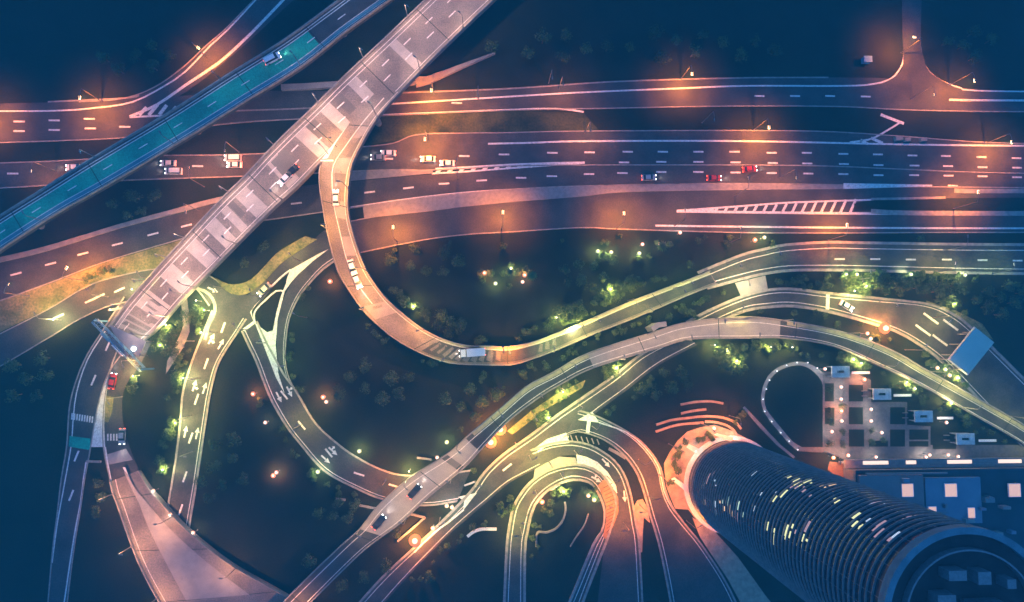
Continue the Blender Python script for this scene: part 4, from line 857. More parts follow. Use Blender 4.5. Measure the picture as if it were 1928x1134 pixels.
put_car(VW, 326, 322, 0.14, 180, "white van in the lower lane just right of the teal bridge", 'van')
put_car(VW, 438, 297, 0.14, 180, "white van in the upper lane left of the broad pale bridge", 'van')
put_car(CW, 441, 310, 0.14, 180, "white car beside the van left of the broad pale bridge")
put_car(CW, 138, 315, 0.14, 182, "white car at the left edge of the picture left of the teal bridge")
put_car(CW, 731, 288, 0.14, 180, "white car in the orange pool right of the curved ramp bridge")
put_car(CG, 712, 296, 0.14, 180, "silver car close behind a white one in the large orange pool")
put_car(CW, 806, 299, 0.14, 180, "white car in the second lane under the large orange pool")
put_car(CW, 842, 307, 0.14, 180, "white car in the inner lane above the hatched nose")
put_car(CG, 1222, 334, 0.13, 3, "silver car on the lower highway lanes near the middle")
put_car(CR_, 1345, 335, 0.13, 0, "red car in the lowest lane of the wide highway")
put_car(CR_, 1412, 318, 0.15, 6, "red car changing lane, farther right and one lane up")
put_car(CR_, 211, 718, 0.12, 82, "red car with bright lights beside the painted white wedge at the left")
put_car(CG, 229, 822, 0.12, -90, "silver car at the crosswalk stripes above the lower left bridge")
put_car(CW, 1595, 576, 0.12, -32, "white car on the slip road just past the stop line")
put_car(CD, 780, 926, 6.05, 48, "upper black car on the brightly lit lower viaduct")
put_car(CD, 713, 984, 6.05, 48, "lower black car on the brightly lit lower viaduct")
put_car(CG, 497, 545, 0.15, -135, "silver car on the slip road entering the junction")

# ================================================================== TREES
def tree_protos(nm, n, rad, seeds, mats):
    out = []
    for k in range(n):
        random.seed(seeds+k); p = Proto(nm)
        h = rad*random.uniform(1.5, 1.9); mb = MB(); mb.tube((0, 0, 0), (0.1, 0.05, h*0.55), 0.09*rad, 0.05*rad, 7)
        for j in range(5):
            a = 2*math.pi*j/5+random.random(); mb.tube((0.1, 0.05, h*(0.35+0.04*j)), (math.cos(a)*rad*0.6, math.sin(a)*rad*0.6, h*0.72), 0.035*rad, 0.012*rad, 5)
        part(mb, 'trunk', bark, p.root)
        lobes = [(random.uniform(-.55, .55)*rad, random.uniform(-.55, .55)*rad, h*random.uniform(.55, .9), rad*random.uniform(.32, .55)) for _ in range(9)]
        mb = MB()
        for lx, ly, lz, lr in lobes:
            for q in range(46):
                v = Vector((random.gauss(0, 1), random.gauss(0, 1), random.gauss(0, 1))).normalized()
                c = Vector((lx, ly, lz))+v*lr*random.uniform(.55, 1.05)*Vector((1, 1, .8)).length/1.62
                s_ = random.uniform(.16, .34)*(rad/3.0)**.5; u = v.orthogonal().normalized(); t = random.random()*6.28; u = (Matrix.Rotation(t, 3, v) @ u); nn = (v+Vector((random.uniform(-.7, .7), random.uniform(-.7, .7), random.uniform(-.3, .7)))).normalized()
                u = (u-nn*u.dot(nn)).normalized(); w = nn.cross(u)
                mb.add([c-u*s_, c-w*s_*.6, c+u*s_*1.1, c+w*s_*.6], [(0, 1, 2, 3)])
        part(mb, 'crown', mats[k % len(mats)], p.root); out.append(p.freeze())
    return out
TB = tree_protos('broadleaf_tree', 5, 3.0, 50, (foliage, foliage2)); TS = tree_protos('shrub', 4, 1.3, 90, (foliage, foliage))
def palm():
    p = Proto('palm_tree'); mb = MB(); mb.tube((0, 0, 0), (0.15, 0, 2.5), 0.22, 0.16, 8); mb.tube((0.15, 0, 2.5), (0.25, 0.1, 5.5), 0.16, 0.13, 8); part(mb, 'trunk', bark, p.root); mb = MB()
    for j in range(15):
        a = 2*math.pi*j/15; up = 0.8 if j % 2 else 0.3; prev = None
        for i in range(6):
            t = i/5; c = Vector((0.25+math.cos(a)*2.6*t, 0.1+math.sin(a)*2.6*t, 5.5+up*math.sin(t*2.2)-1.5*t*t)); w = Vector((-math.sin(a), math.cos(a), 0))*(0.38*math.sin(math.pi*min(.95, t*.85+.12))); d = Vector((0, 0, -0.12))
            if prev: mb.add([prev[0]-prev[1]+d, prev[0], c, c-w+d, prev[0]+prev[1]+d, c+w+d], [(0, 1, 2, 3), (1, 4, 5, 2)])
            prev = (c, w)
    part(mb, 'fronds', foliage, p.root); return p.freeze()
PM = palm()
random.seed(5)
NEARROAD = [(c.x, c.y, (l-r).length/2) for rb in ALLRIBS for l, r, c in list(zip(rb.L, rb.R, rb.C))[::2]]
NEARLOW = NEARROAD
PADC = P(1415, 538, 0)
def free(x, y, m_): return (x-PADC.x)**2+(y-PADC.y)**2 > 64 and all((x-a)**2+(y-b)**2 > (h+m_)**2 for a, b, h in NEARROAD)
TREECOUNT = {}
def tree_at(kind, px, py, where, group, sc=(0.75, 1.15), force=False):
    q = P(px, py, 2.0 if kind != 's' else 0.8); s_ = random.uniform(*sc)
    rr_ = {'t': 2.1, 's': 0.9, 'p': 0.6}[kind]*s_
    if not force and not free(q.x, q.y, rr_+0.3): return
    p = random.choice(TB) if kind == 't' else random.choice(TS) if kind == 's' else PM
    i = TREECOUNT.get(where, 0); TREECOUNT[where] = i+1
    nm_ = {'t': 'tree', 's': 'shrub', 'p': 'palm'}[kind]
    return p.place((q.x, q.y, 0.0), random.uniform(0, 6.28), (where, nm_, group), nm_, group, s_) if False else _pl(p, q, s_, where, nm_, group)
PLACED = []
def _pl(p, q, s_, where, nm_, group):
    o = p.place((q.x, q.y, 0.0), random.uniform(0, 6.28), "x", nm_, group, s_); PLACED.append((o, where, nm_)); return o
def grove(kind, cx_, cy_, rx, ry, n, where, group, sc=(0.7, 1.1), sep=2.6, ang=0):
    got = []; tries = 0
    while len(got) < n and tries < n*12:
        tries += 1; a = random.random()*6.283; r_ = math.sqrt(random.random()); u, v = rx*r_*math.cos(a), ry*r_*math.sin(a)
        ca, sa = math.cos(R(ang)), math.sin(R(ang)); x = cx_+u*ca-v*sa; y = cy_-(u*sa+v*ca)
        q = P(x, y, 0)
        if any((q-g).length < sep for g in got): continue
        if tree_at(kind, x, y, where, group, sc): got.append(q)
gt = "trees lit by the ramp lamps"
for k, x, y, rx, ry, n, w, sc, sep, ang in (
    ('t', 370, 580, 18, 26, 6, "in the small tree circle beside the junction", (.6, .95), 3.2, 0), ('s', 378, 600, 16, 28, 6, "under the trees of the small circle beside the junction", (.7, 1.1), 1.5, 0),
    ('t', 308, 640, 20, 30, 7, "beside the lower right side of the broad pale bridge", (.5, .8), 2.8, 60), ('s', 330, 600, 14, 30, 6, "between the broad bridge end and the small path", (.6, 1.1), 1.5, 0),
    ('t', 207, 583, 6, 6, 1, "with an orange glow left of the broad bridge end", (.8, .9), 1, 0), ('t', 250, 548, 12, 8, 3, "on the left of the broad bridge above its end", (.5, .8), 2, 0),
    ('s', 130, 590, 42, 5, 8, "in the hedge under the left verge", (.8, 1.2), 1.6, 30), ('t', 190, 515, 24, 6, 4, "on the lit verge at the left", (.5, .7), 2.5, 20),
    ('t', 252, 712, 5, 18, 3, "in the row right of the red car", (.5, .75), 2, 0), ('t', 338, 715, 7, 14, 3, "left of the arrow road near its top", (.55, .8), 2.4, 0), ('t', 326, 805, 10, 18, 4, "left of the arrow road near its lower arrows", (.5, .8), 2.4, 0), ('t', 308, 880, 14, 16, 4, "in the dim clump right of the lower left bridge", (.5, .8), 2.6, 0),
    ('t', 775, 580, 36, 14, 5, "above the orange bend of the curved ramp bridge", (.6, .95), 3.4, -20), ('t', 835, 605, 34, 18, 6, "right of the orange bend in the dark park", (.55, .9), 3.4, -20), ('s', 715, 622, 22, 14, 5, "under the orange bend on its inner side", (.6, 1.1), 1.6, -45),
    ('t', 1065, 600, 34, 16, 9, "in the clump above the rising green road", (.55, .95), 3.0, 30), ('t', 1160, 548, 40, 12, 8, "in the row above the middle of the green road", (.45, .8), 2.6, 25), ('s', 1120, 575, 60, 10, 12, "along the upper kerb of the green road", (.6, 1.1), 1.4, 28),
    ('t', 1140, 488, 16, 5, 3, "around the close pair of park globes", (.45, .65), 2.2, 0), ('s', 1212, 485, 12, 8, 3, "around the single park globe", (.7, 1.1), 1.5, 0), ('s', 1258, 458, 8, 5, 2, "beside the park globe under the highway", (.8, 1.2), 1.5, 0), ('s', 950, 520, 50, 18, 9, "around the park light cluster", (.8, 1.3), 2, 0),
    ('t', 1630, 532, 44, 16, 12, "in the bright grove between green road and slip road", (.6, 1.0), 2.8, 0), ('s', 1600, 518, 40, 4, 8, "in the hedge under the green road", (.8, 1.2), 1.5, 0), ('s', 1740, 519, 80, 4, 14, "in the hedge under the right part of the green road", (.8, 1.2), 1.5, 0), ('t', 1730, 545, 80, 14, 9, "in the dark strip between green road and slip road", (.6, .9), 3.2, 0),
    ('t', 1790, 575, 30, 8, 4, "above the widening of the slip road", (.5, .8), 2.8, -25), ('t', 1795, 700, 26, 16, 6, "around the lower corner of the blue roof", (.45, .75), 2.4, 0), ('s', 1640, 640, 16, 8, 5, "around the large orange globe", (.6, 1.0), 1.4, 0),
    ('t', 1375, 672, 26, 22, 8, "below the bright middle of the viaduct", (.55, .95), 2.8, -30), ('s', 1450, 652, 60, 6, 10, "along the lower edge of the bright viaduct", (.7, 1.2), 1.5, 0), ('t', 1605, 682, 24, 9, 5, "below the eastern viaduct beside the first white pavilion", (.45, .7), 2.4, -25), ('t', 1710, 722, 18, 12, 3, "below the eastern viaduct beside the second white pavilion", (.45, .7), 2.6, -30), ('t', 1800, 768, 30, 8, 5, "below the eastern viaduct near the right edge", (.45, .7), 2.6, -35),
    ('t', 1150, 697, 20, 8, 4, "between the bright viaduct and the diagonal road", (.45, .7), 2.2, 40), ('s', 1040, 757, 60, 9, 14, "on the speckled yellow-lit planting bed", (.5, .9), 2.2, 37), ('t', 1022, 789, 14, 8, 3, "at the lower end of the speckled planting bed", (.4, .6), 2, 0),
    ('s', 1310, 600, 20, 5, 4, "where slip road and viaduct meet", (.7, 1.1), 1.6, 20), ('s', 955, 950, 22, 16, 6, "between diagonal road and ring ramp", (.7, 1.2), 1.6, 0), ('s', 1057, 925, 22, 7, 6, "at the top inside the ring ramp", (.7, 1.1), 1.5, 0), ('t', 1035, 960, 10, 14, 3, "at the left inside the ring ramp", (.4, .6), 2.4, 0), ('s', 1000, 885, 10, 6, 2, "on the nose beside the ring ramp", (.5, .7), 1.5, 0),
    ('s', 1330, 824, 16, 7, 6, "in the dark bed at the top of the plaza", (.7, 1.0), 1.2, 10), ('s', 885, 885, 8, 4, 2, "under the viaduct by the merging road", (.8, 1.1), 1.5, 0), ('s', 770, 890, 8, 5, 2, "where the loop ramp meets the viaduct", (.8, 1.1), 1.4, 0), ('t', 745, 1000, 8, 8, 1, "right of the bottom viaduct", (.5, .7), 2, 0), ('s', 1395, 790, 14, 12, 4, "beside the curved benches", (.8, 1.2), 1.5, 0),
    ('t', 700, 720, 70, 30, 6, "in the middle of the dark loop field", (.7, 1.0), 6, 0), ('t', 900, 760, 60, 30, 5, "in the dark field above the viaduct", (.6, .9), 6, 0), ('t', 420, 880, 40, 60, 6, "in the dark field right of the arrow road", (.6, .9), 6, 0), ('t', 800, 490, 60, 25, 5, "in the dark park right of the curved ramp bridge", (.6, .9), 6, 0), ('t', 1100, 520, 40, 20, 4, "in the dark park above the bushes", (.6, .9), 4, 0), ('t', 1250, 720, 50, 24, 6, "in the dark lawn above the curved benches", (.6, .9), 5, 0),
    ('t', 260, 110, 90, 22, 6, "in the dark top left corner", (.7, 1.0), 7, 0), ('t', 1200, 90, 250, 25, 12, "in the dark field along the top", (.7, 1.0), 8, 0), ('t', 1820, 90, 50, 25, 4, "in the top right corner", (.7, 1.0), 6, 0), ('t', 250, 385, 50, 16, 5, "in the dark strip between highway and lower carriageway", (.6, .9), 5, 15), ('t', 470, 480, 30, 16, 4, "in the dark gap right of the broad pale bridge", (.6, .9), 5, 20), ('t', 190, 940, 12, 30, 3, "left of the lower left bridge", (.6, .8), 5, 0), ('t', 50, 700, 40, 50, 5, "at the left frame edge", (.7, 1.0), 6, 0), ('t', 640, 960, 40, 14, 4, "in the dark corner left of the bottom viaduct", (.6, .8), 5, 0), ('t', 1880, 560, 40, 30, 5, "at the right frame edge beside the slip road", (.7, 1.0), 5, 0), ('t', 600, 1080, 200, 25, 8, "in the dark ground along the bottom frame edge", (.7, 1.0), 6, 0), ('t', 1860, 700, 40, 26, 4, "right of the blue roof", (.6, .9), 4, 0)):
    grove(k, x, y, rx*1.1, ry*1.15, int(n*(1.6 if k == 't' and sep < 3.5 else 1.9 if k == 't' else 0.95)), w, gt if sep < 3.5 else "trees in the dark fields", sc, sep*0.85, ang)
def row(rb, k, off, d0, d1, n, where, kinds='st', sc=(.6, 1.1)):
    for i in range(int(n*0.8)):
        d = random.uniform(d0, d1); q = rb.at(d, (k, -off-random.random()*3.2)); kd = random.choice(kinds); s_ = random.uniform(*sc)*(0.5 if kd == 't' else 1)
        if not free(q.x, q.y, 0.5): continue
        _pl(random.choice(TB) if kd == 't' else random.choice(TS), Vector((q.x, q.y, 0)), s_, where, 'tree' if kd == 't' else 'shrub', "bushes along the ramp edges")
row(rK, 'l', 1.6, dk[0], dk[1], 22, "along the upper side of the bright viaduct")
row(rK, 'r', 1.6, 6, dk[0], 40, "along the lower side of the eastern viaduct", 'stt')
row(rK, 'l', 1.6, 6, dk[0], 30, "along the upper side of the eastern viaduct", 'st')
row(rK, 'l', 1.6, dk[1], dk[2], 26, "along the upper side of the viaduct's darker stretch", 'stt')
row(rR, 'l', 1.8, dR-30, rR.len-4, 34, "along the lower side of the curved ramp's end", 'stt')
row(rR, 'r', 1.8, dR-34, rR.len-4, 34, "along the upper side of the curved ramp's end", 'stt')
row(rRE, 'l', 2.0, 2, rRE.len-2, 40, "along the lower kerb of the green road", 'stt')
row(rSR, 'l', 1.5, 20, rSR.len*.6, 30, "along the upper kerb of the slip road", 'stt')
row(rL, 'r', 1.5, 20, rL.len, 16, "inside the loop along its left curve", 'st')
row(rW, 'l', 1.2, 20, rW.len*.8, 22, "on the outer side of the loop's lower curve", 'st')
row(rP, 'l', 1.5, 10, rP.len*.7, 22, "along the left kerb of the arrow road", 'stt')
row(rQ, 'r', 1.5, 10, rQ.len*.35, 14, "below the upper end of the diagonal road", 'st')
row(rQ, 'r', 1.5, rQ.len*.6, rQ.len*.9, 16, "below the lower end of the diagonal road", 'st')
row(rA3, 'r', 1.2, 20, rA3.len*.75, 18, "just inside the ring ramp", 'st')
row(rS, 'r', 2.0, 5, rS.len*.9, 22, "under the lower edge of the highway", 'st')
for x, y in ((1278, 846), (1272, 858), (1269, 874), (1275, 884), (1261, 909), (1290, 832)): tree_at('s', x, y, "on the orange plaza left of the tower", "round shrubs on the plaza", (1.0, 1.3), True)
for x, y in ((1563, 733), (1561, 772), (1565, 794), (1587, 813), (1564, 836), (1588, 836), (1644, 811), (1665, 829), (1586, 764), (1641, 832)): tree_at('t', x, y, "in the paved courtyard", "courtyard trees", (.42, .55), True)
for x, y in ((960, 512), (1002, 520), (1135, 480), (1244, 466), (1452, 655), (1486, 655), (1400, 654), (1650, 512)): tree_at('p', x, y, "with uplit fronds beside the green road and park lights", "uplit palms", (.55, .75), True)
by = {}
for o, w, nm_ in PLACED: by.setdefault((w, nm_), []).append(o)
def side(k, n, nm_): return f"only {nm_}" if n == 1 else (f"{('left', 'right')[k]} one of two {nm_}s" if n == 2 else (f"leftmost {nm_}" if k == 0 else f"rightmost {nm_}" if k == n-1 else f"{nth(k)} {nm_} from left"))
for (w, nm_), os_ in by.items():
    os_.sort(key=lambda o: o.location.x)
    for k, o in enumerate(os_): o["label"] = ("leafy " if nm_ == 'tree' else "low " if nm_ == 'shrub' else "")*0+side(k, len(os_), nm_)+" "+w

# ================================================================== ROUND TOWER
ax = P(1377, 913, 0); TR_R = (P(1377+84, 913, 0)-ax).length; TH = 97.0
tw = empty('round_tower', (ax.x, ax.y, 0)); tag(tw, "tall round glass tower with curved fins leaning out of the lower right corner", "tower")
def ring(mb, r0, r1, z0, z1, n=96, mi=0):
    vs = []
    for i in range(n):
        a = 2*math.pi*i/n; c, s_ = math.cos(a), math.sin(a)
        for r_, z_ in ((r0, z0), (r1, z0), (r1, z1), (r0, z1)): vs.append((r_*c, r_*s_, z_))
    fs = []
    for i in range(n):
        k = 4*i; m_ = 4*((i+1) % n)
        for j in range(4): fs.append((k+j, m_+j, m_+(j+1) % 4, k+(j+1) % 4))
    mb.add(vs, fs, mi)
mb = MB(); mb.tube((0, 0, 0.02), (0, 0, TH), TR_R-0.45, n=128); part(mb, 'glass_shell', glassm, tw)
NF = 56
for i in range(NF):
    z = 3.2+i*(TH-4.2)/NF
    mb = MB(); ring(mb, TR_R-0.42, TR_R-0.04, z, z+0.12); part(mb, 'floor_fin', fin, tw)
mb = MB(); ring(mb, TR_R-0.4, TR_R+1.0, 0.3, 0.75); part(mb, 'base_ring', whitepaint, tw)
mb = MB(); ring(mb, TR_R-1.0, TR_R+0.15, TH-0.5, TH+1.2); part(mb, 'roof_parapet', surf("parapet_metal", (0.12, 0.22, 0.26), None, 0.5, 0.6), tw)
mb = MB(); mb.tube((0, 0, TH+0.01), (0, 0, TH+0.3), TR_R-1.05, n=64); part(mb, 'roof', surf("tower_roof", (0.05, 0.05, 0.05), (0.03, 0.03, 0.03), 0.3, 0.95), tw)
mb = MB(); ring(mb, TR_R-3.6, TR_R-3.3, TH+0.3, TH+1.6); part(mb, 'screen_wall', steel, tw)
for x, y, s1, s2 in ((2, 1, 6, 4), (-5, 3, 3, 3), (3, -6, 4, 3), (-3, 7.5, 3, 1.6), (1.5, 7, 2.2, 2), (-8, 0, 1.6, 3), (-6, -4, 2, 2), (6, 6, 1.5, 1.5)):
    mb = MB(); mb.box((x, y, TH+1.5), (s1, s2, 2.4)); part(mb, 'roof_plant', steel, tw)
for i in range(32):
    a = 2*math.pi*i/32; mb = MB(); mb.box(((TR_R-0.47)*math.cos(a), (TR_R-0.47)*math.sin(a), TH/2), (0.10, 0.07, TH-2), a)
    part(mb, 'mullion', fin, tw)
def proj(v):
    d = CAMROT.inverted() @ (v-CAMPOS); return (CX+FPX*d.x/-d.z, CY-FPX*d.y/-d.z)
random.seed(8)
def on_tower(px, py):
    best = None
    for fi in range(NF-1):
        z = 3.2+(fi+.55)*(TH-4.2)/NF
        for k in range(180):
            a = R(2*k); v = Vector((ax.x+TR_R*math.cos(a), ax.y+TR_R*math.sin(a), z))
            if (CAMPOS-v).xy.dot(Vector((math.cos(a), math.sin(a)))) < 0: continue
            x, y = proj(v); e = (x-px)**2+(y-py)**2
            if best is None or e < best[0]: best = (e, a, z)
    return best[1], best[2]
CL = [(1500, 903, 5, 'y'), (1515, 905, 5, 'y'), (1530, 908, 5, 'y'), (1545, 912, 5, 'o'), (1556, 915, 4, 'o'), (1488, 912, 5, 'p'), (1500, 918, 5, 'p'), (1512, 920, 4, 'p'), (1459, 925, 2, 'w'), (1459, 940, 3, 'y'), (1574, 937, 4, 'y'), (1608, 982, 4, 'y'), (1618, 990, 3, 'y'), (1634, 976, 2, 'w'), (1445, 992, 3, 'y'), (1455, 1000, 3, 'y'), (1475, 997, 6, 'y'), (1492, 992, 4, 'y'), (1505, 1010, 3, 'y'), (1518, 992, 3, 'p'),
      (1340, 890, 4, 'p'), (1330, 905, 3, 'p'), (1347, 915, 4, 'w'), (1325, 948, 3, 'o'), (1345, 950, 4, 'w'), (1368, 945, 4, 'g'), (1362, 958, 4, 'o'), (1375, 968, 4, 'o'), (1385, 975, 3, 'p'), (1388, 950, 5, 'g'), (1318, 920, 3, 'w'), (1347, 968, 2, 'w'), (1612, 924, 2, 'w'), (1653, 942, 2, 'p'), (1668, 945, 3, 'w'), (1700, 955, 4, 'p'), (1712, 968, 3, 'p'), (1662, 985, 4, 'p'), (1655, 1003, 3, 'p'), (1685, 1003, 2, 'w'), (1432, 930, 2, 'w'), (1415, 955, 2, 'w'), (1420, 890, 2, 'w'), (1470, 870, 2, 'w')]
REFL = {'y': emis("yellow_reflection", (0.85, 0.80, 0.35), 1.2), 'o': emis("orange_reflection", (1.0, 0.60, 0.28), 1.3), 'p': emis("pink_reflection", (0.75, 0.42, 0.38), 0.5), 'w': emis("white_reflection", (0.75, 0.85, 0.9), 0.7), 'g': emis("green_reflection", (0.65, 0.85, 0.6), 0.8)}  # glowing patches on the glass stand for reflected city lights
fh = (TH-4.2)/NF; usedw = 0
for px, py, n, c in CL:
    a0, z0 = on_tower(px, py)
    for j in range(max(1, (n+1)//2)):
        if usedw >= 96: break
        fi = int((z0-3.2)/fh)+random.choice((-2, -1, 0, 1, 2)) if j else int((z0-3.2)/fh); zb = 3.2+fi*fh+random.uniform(.2, .8); zt = 3.2+fi*fh+fh-random.uniform(.05, .35)
        a = a0+random.uniform(-.16, .16)*(j > 0); wa = random.uniform(.01, .09); r_ = TR_R-0.40; vs = []
        for t in range(4):
            b = a-wa+2*wa*t/3; vs += [(r_*math.cos(b), r_*math.sin(b), zb), (r_*math.cos(b), r_*math.sin(b), zt)]
        mb = MB(); mb.add(vs, [(0, 2, 3, 1), (2, 4, 5, 3), (4, 6, 7, 5)]); part(mb, 'glow_reflection', REFL[c], tw); usedw += 1
# canopies spreading from the tower foot
for pts in ([(1292, 842), (1297, 836), (1318, 846), (1312, 856)], [(1263, 902), (1270, 899), (1290, 913), (1290, 925)], [(1344, 819), (1350, 816), (1384, 824), (1375, 832)]):
    mb = MB(); q = [P(x, y, 3.0)-Vector((ax.x, ax.y, 0)) for x, y in pts]; mb.prism([(v.x, v.y) for v in q], 3.0, 3.35); part(mb, 'entrance_canopy', whitepaint, tw)
for i, (pts, t) in enumerate((([(1282, 762), (1310, 757), (1340, 756), (1362, 760)], "upper short curved bench north of the tower plaza"), ([(1283, 779), (1305, 774), (1330, 771)], "second short curved bench north of the tower plaza"),
                          ([(1236, 800), (1262, 792), (1290, 788), (1330, 784), (1362, 787), (1385, 796), (1396, 808)], "longest curved bench arching over the tower plaza"), ([(1235, 813), (1262, 804), (1285, 799), (1325, 796)], "lower curved bench on the left above the tower plaza"), ([(1328, 794), (1345, 795), (1365, 800), (1380, 809), (1388, 820)], "lower curved bench on the right above the tower plaza"))):
    mb = MB(); Q = [P(x, y, .5) for x, y in pts]; E = [Q[0]*2-Q[1]]+Q+[Q[-1]*2-Q[-2]]; C_ = [cr(E[k-1], E[k], E[k+1], E[k+2], t_/6) for k in range(1, len(E)-2) for t_ in range(6)]+[Q[-1]]
    class _S: pass
    for k in range(len(C_)-1):
        a, b = C_[k], C_[k+1]; d = b-a; mb.box(((a.x+b.x)/2, (a.y+b.y)/2, 0.25), (d.length+0.02, 0.75, 0.5), math.atan2(d.y, d.x))
    o = mb.build('curved_bench', warmpave); tag(o, t, 'bench', "curved benches by the tower")

# ================================================================== LOW WALLS AND SPURS
def wall_px(name, label, pts, w, h, mat, cat='wall', group=None, smooth=True, z0=0.01):
    Q = [P(x, y, h) for x, y in pts]
    if smooth and len(Q) > 2:
        E = [Q[0]*2-Q[1]]+Q+[Q[-1]*2-Q[-2]]; Q = [cr(E[k-1], E[k], E[k+1], E[k+2], t_/5) for k in range(1, len(E)-2) for t_ in range(5)]+[Q[-1]]
    vs = []
    for i, p in enumerate(Q):
        t = Q[min(i+1, len(Q)-1)]-Q[max(i-1, 0)]; ww = w if not isinstance(w, tuple) else w[0]+(w[1]-w[0])*i/(len(Q)-1)
        n = Vector((-t.y, t.x, 0)).normalized()*ww/2
        for s_, z_ in ((-1, z0), (1, z0), (1, h), (-1, h)): vs.append((p.x+n.x*s_, p.y+n.y*s_, z_))
    fs = []; k = len(Q)
    for i in range(k-1):
        for j in range(4): fs.append((4*i+j, 4*i+(j+1) % 4, 4*i+4+(j+1) % 4, 4*i+4+j))
    fs += [(3, 2, 1, 0), (4*k-4, 4*k-3, 4*k-2, 4*k-1)]
    mb = MB(); mb.add(vs, fs); o = mb.build(name, mat); tag(o, label, cat, group); return o
wall_px('retaining_wall', "long pale wall left of the broad bridge on the upper road verge", [(529, 164), (580, 162), (640, 158)], 1.9, 1.2, deckcon, smooth=False)
wall_px('retaining_wall', "tapering pale spur pointing up right from the broad pale bridge", [(782, 153), (806, 150), (860, 128), (932, 99)], (3.4, .4), 1.2, deckcon, smooth=False)
wall_px('retaining_wall', "short pale wall at the foot of the pointed spur by the broad bridge", [(770, 157), (812, 151)], 1.1, 0.8, deckcon, smooth=False)
wall_px('garden_wall', "thin curved wall inside the ring ramp", [(1064, 946), (1065, 962), (1060, 980), (1048, 995), (1030, 1003), (1012, 1004), (1010, 1030)], 0.55, 0.7, concrete)
wall_px('garden_wall', "faint slanting wall at the right inside the ring ramp", [(1108, 968), (1100, 990), (1085, 1012), (1074, 1030)], 0.35, 0.6, concrete)
wall_px('garden_wall', "white curved wall at the bottom left of the ring ramp", [(880, 1011), (892, 1002), (908, 997), (935, 997)], 0.8, 0.6, whitepaint)
for a, b, t in (((785, 862), (812, 866), "short white wall touching the viaduct from the left, upper one"), ((676, 952), (708, 958), "short white wall touching the bottom viaduct from the left"), ((770, 968), (800, 975), "short white wall right of the bottom viaduct"), ((800, 975), (748, 1020), "slanting thin wall below the bottom viaduct"), ((632, 940), (650, 942), "faint short wall in the field left of the viaduct"), ((162, 869), (189, 870), "short white wall between the left roads"), ((203, 584), (232, 580), "thin white wall left of the broad bridge end")):
    wall_px('low_wall', t, [a, b], 0.6, 0.6, concrete, smooth=False)
wall_px('retaining_wall', "low bright parapet on the upper edge of the middle viaduct", [(1228, 620), (1240, 612), (1255, 610)], 1.6, 7.2, deckcon, smooth=False)
bx = MB(); q = P(1628, 116, 0); bx.box((q.x, q.y, 0.9), (2.6, 1.8, 1.8)); bx.box((q.x, q.y, 1.9), (2.9, 2.1, 0.15)); o = bx.build('utility_cabinet', bluesteel); tag(o, "small blue utility cabinet in the dark field at the top right", "cabinet")
for x, y, s_, t in ((1690, 262, 1.6, "left"), (1706, 264, 1.3, "middle"), (1736, 264, 1.4, "right")):
    bx = MB(); q = P(x, y, 0); bx.box((q.x, q.y, 0.5), (s_*1.9, s_, 1.0), 0.1, 0, 0.8); o = bx.build('concrete_block', concrete); tag(o, f"{t} pale concrete block at the right end of the highway's upper kerb", "block", "concrete blocks by the highway")

# ================================================================== GANTRY at the end of the broad bridge
g0 = P(178, 604, 6.5); g1 = P(268, 696, 6.5); gd = (g1-g0); gm = (g0+g1)/2; gl = gd.length; ga = math.atan2(gd.y, gd.x)
gn = empty('sign_gantry', (gm.x, gm.y, 0), ga); tag(gn, "blue steel sign gantry spanning the road at the end of the broad pale bridge", "gantry")
for s_ in (-1, 1):
    mb = MB(); mb.tube((s_*gl/2, 0, 0), (s_*gl/2, 0, 6.9), 0.3, 0.24, 10); part(mb, 'leg', bluesteel, gn)
    mb = MB(); mb.tube((-gl/2, s_*0.8, 6.0), (gl/2, s_*0.8, 6.0), 0.13, n=6); mb.tube((-gl/2, s_*0.8, 7.0), (gl/2, s_*0.8, 7.0), 0.13, n=6); part(mb, 'chord', bluesteel, gn)
mb = MB(); n = 14
for i in range(n):
    x = -gl/2+gl*i/n; x2 = x+gl/n
    mb.tube((x, -.8, 7.0), (x2, .8, 7.0), 0.06, n=5, cap=False); mb.tube((x, -.8, 7.0), (x, .8, 7.0), 0.06, n=5, cap=False); mb.tube((x, -.8, 6.0), (x2, -.8, 7.0), 0.06, n=5, cap=False); mb.tube((x, .8, 6.0), (x2, .8, 7.0), 0.06, n=5, cap=False)
part(mb, 'lattice', bluesteel, gn)
mb = MB(); mb.box((1.0, -1.3, 5.6), (4.6, 0.25, 2.6)); part(mb, 'sign_panel', whitepaint, gn); mb = MB(); mb.box((-4.5, -1.3, 5.6), (3.4, 0.25, 2.4)); part(mb, 'sign_panel', bluesteel, gn)
mb = MB(); mb.box((1.0, 0, 7.2), (7.0, 0.9, 0.12)); part(mb, 'catwalk', steel, gn)
cn = P(240, 636, 5.0); cv = empty('canopy', (cn.x, cn.y, 0)); tag(cv, "grey canopy sheet over the road between the broad bridge end and the gantry", "canopy")
mb = MB(); q = [P(x, y, 5.0)-Vector((cn.x, cn.y, 0)) for x, y in ((206, 612), (275, 643), (262, 672), (228, 655))]; mb.prism([(v.x, v.y) for v in q], 4.8, 5.0); part(mb, 'roof_sheet', roofm, cv)
for v in q: mb = MB(); mb.tube((v.x*.95, v.y*.95, 0), (v.x*.95, v.y*.95, 4.8), 0.12, n=8); part(mb, 'post', steel, cv)

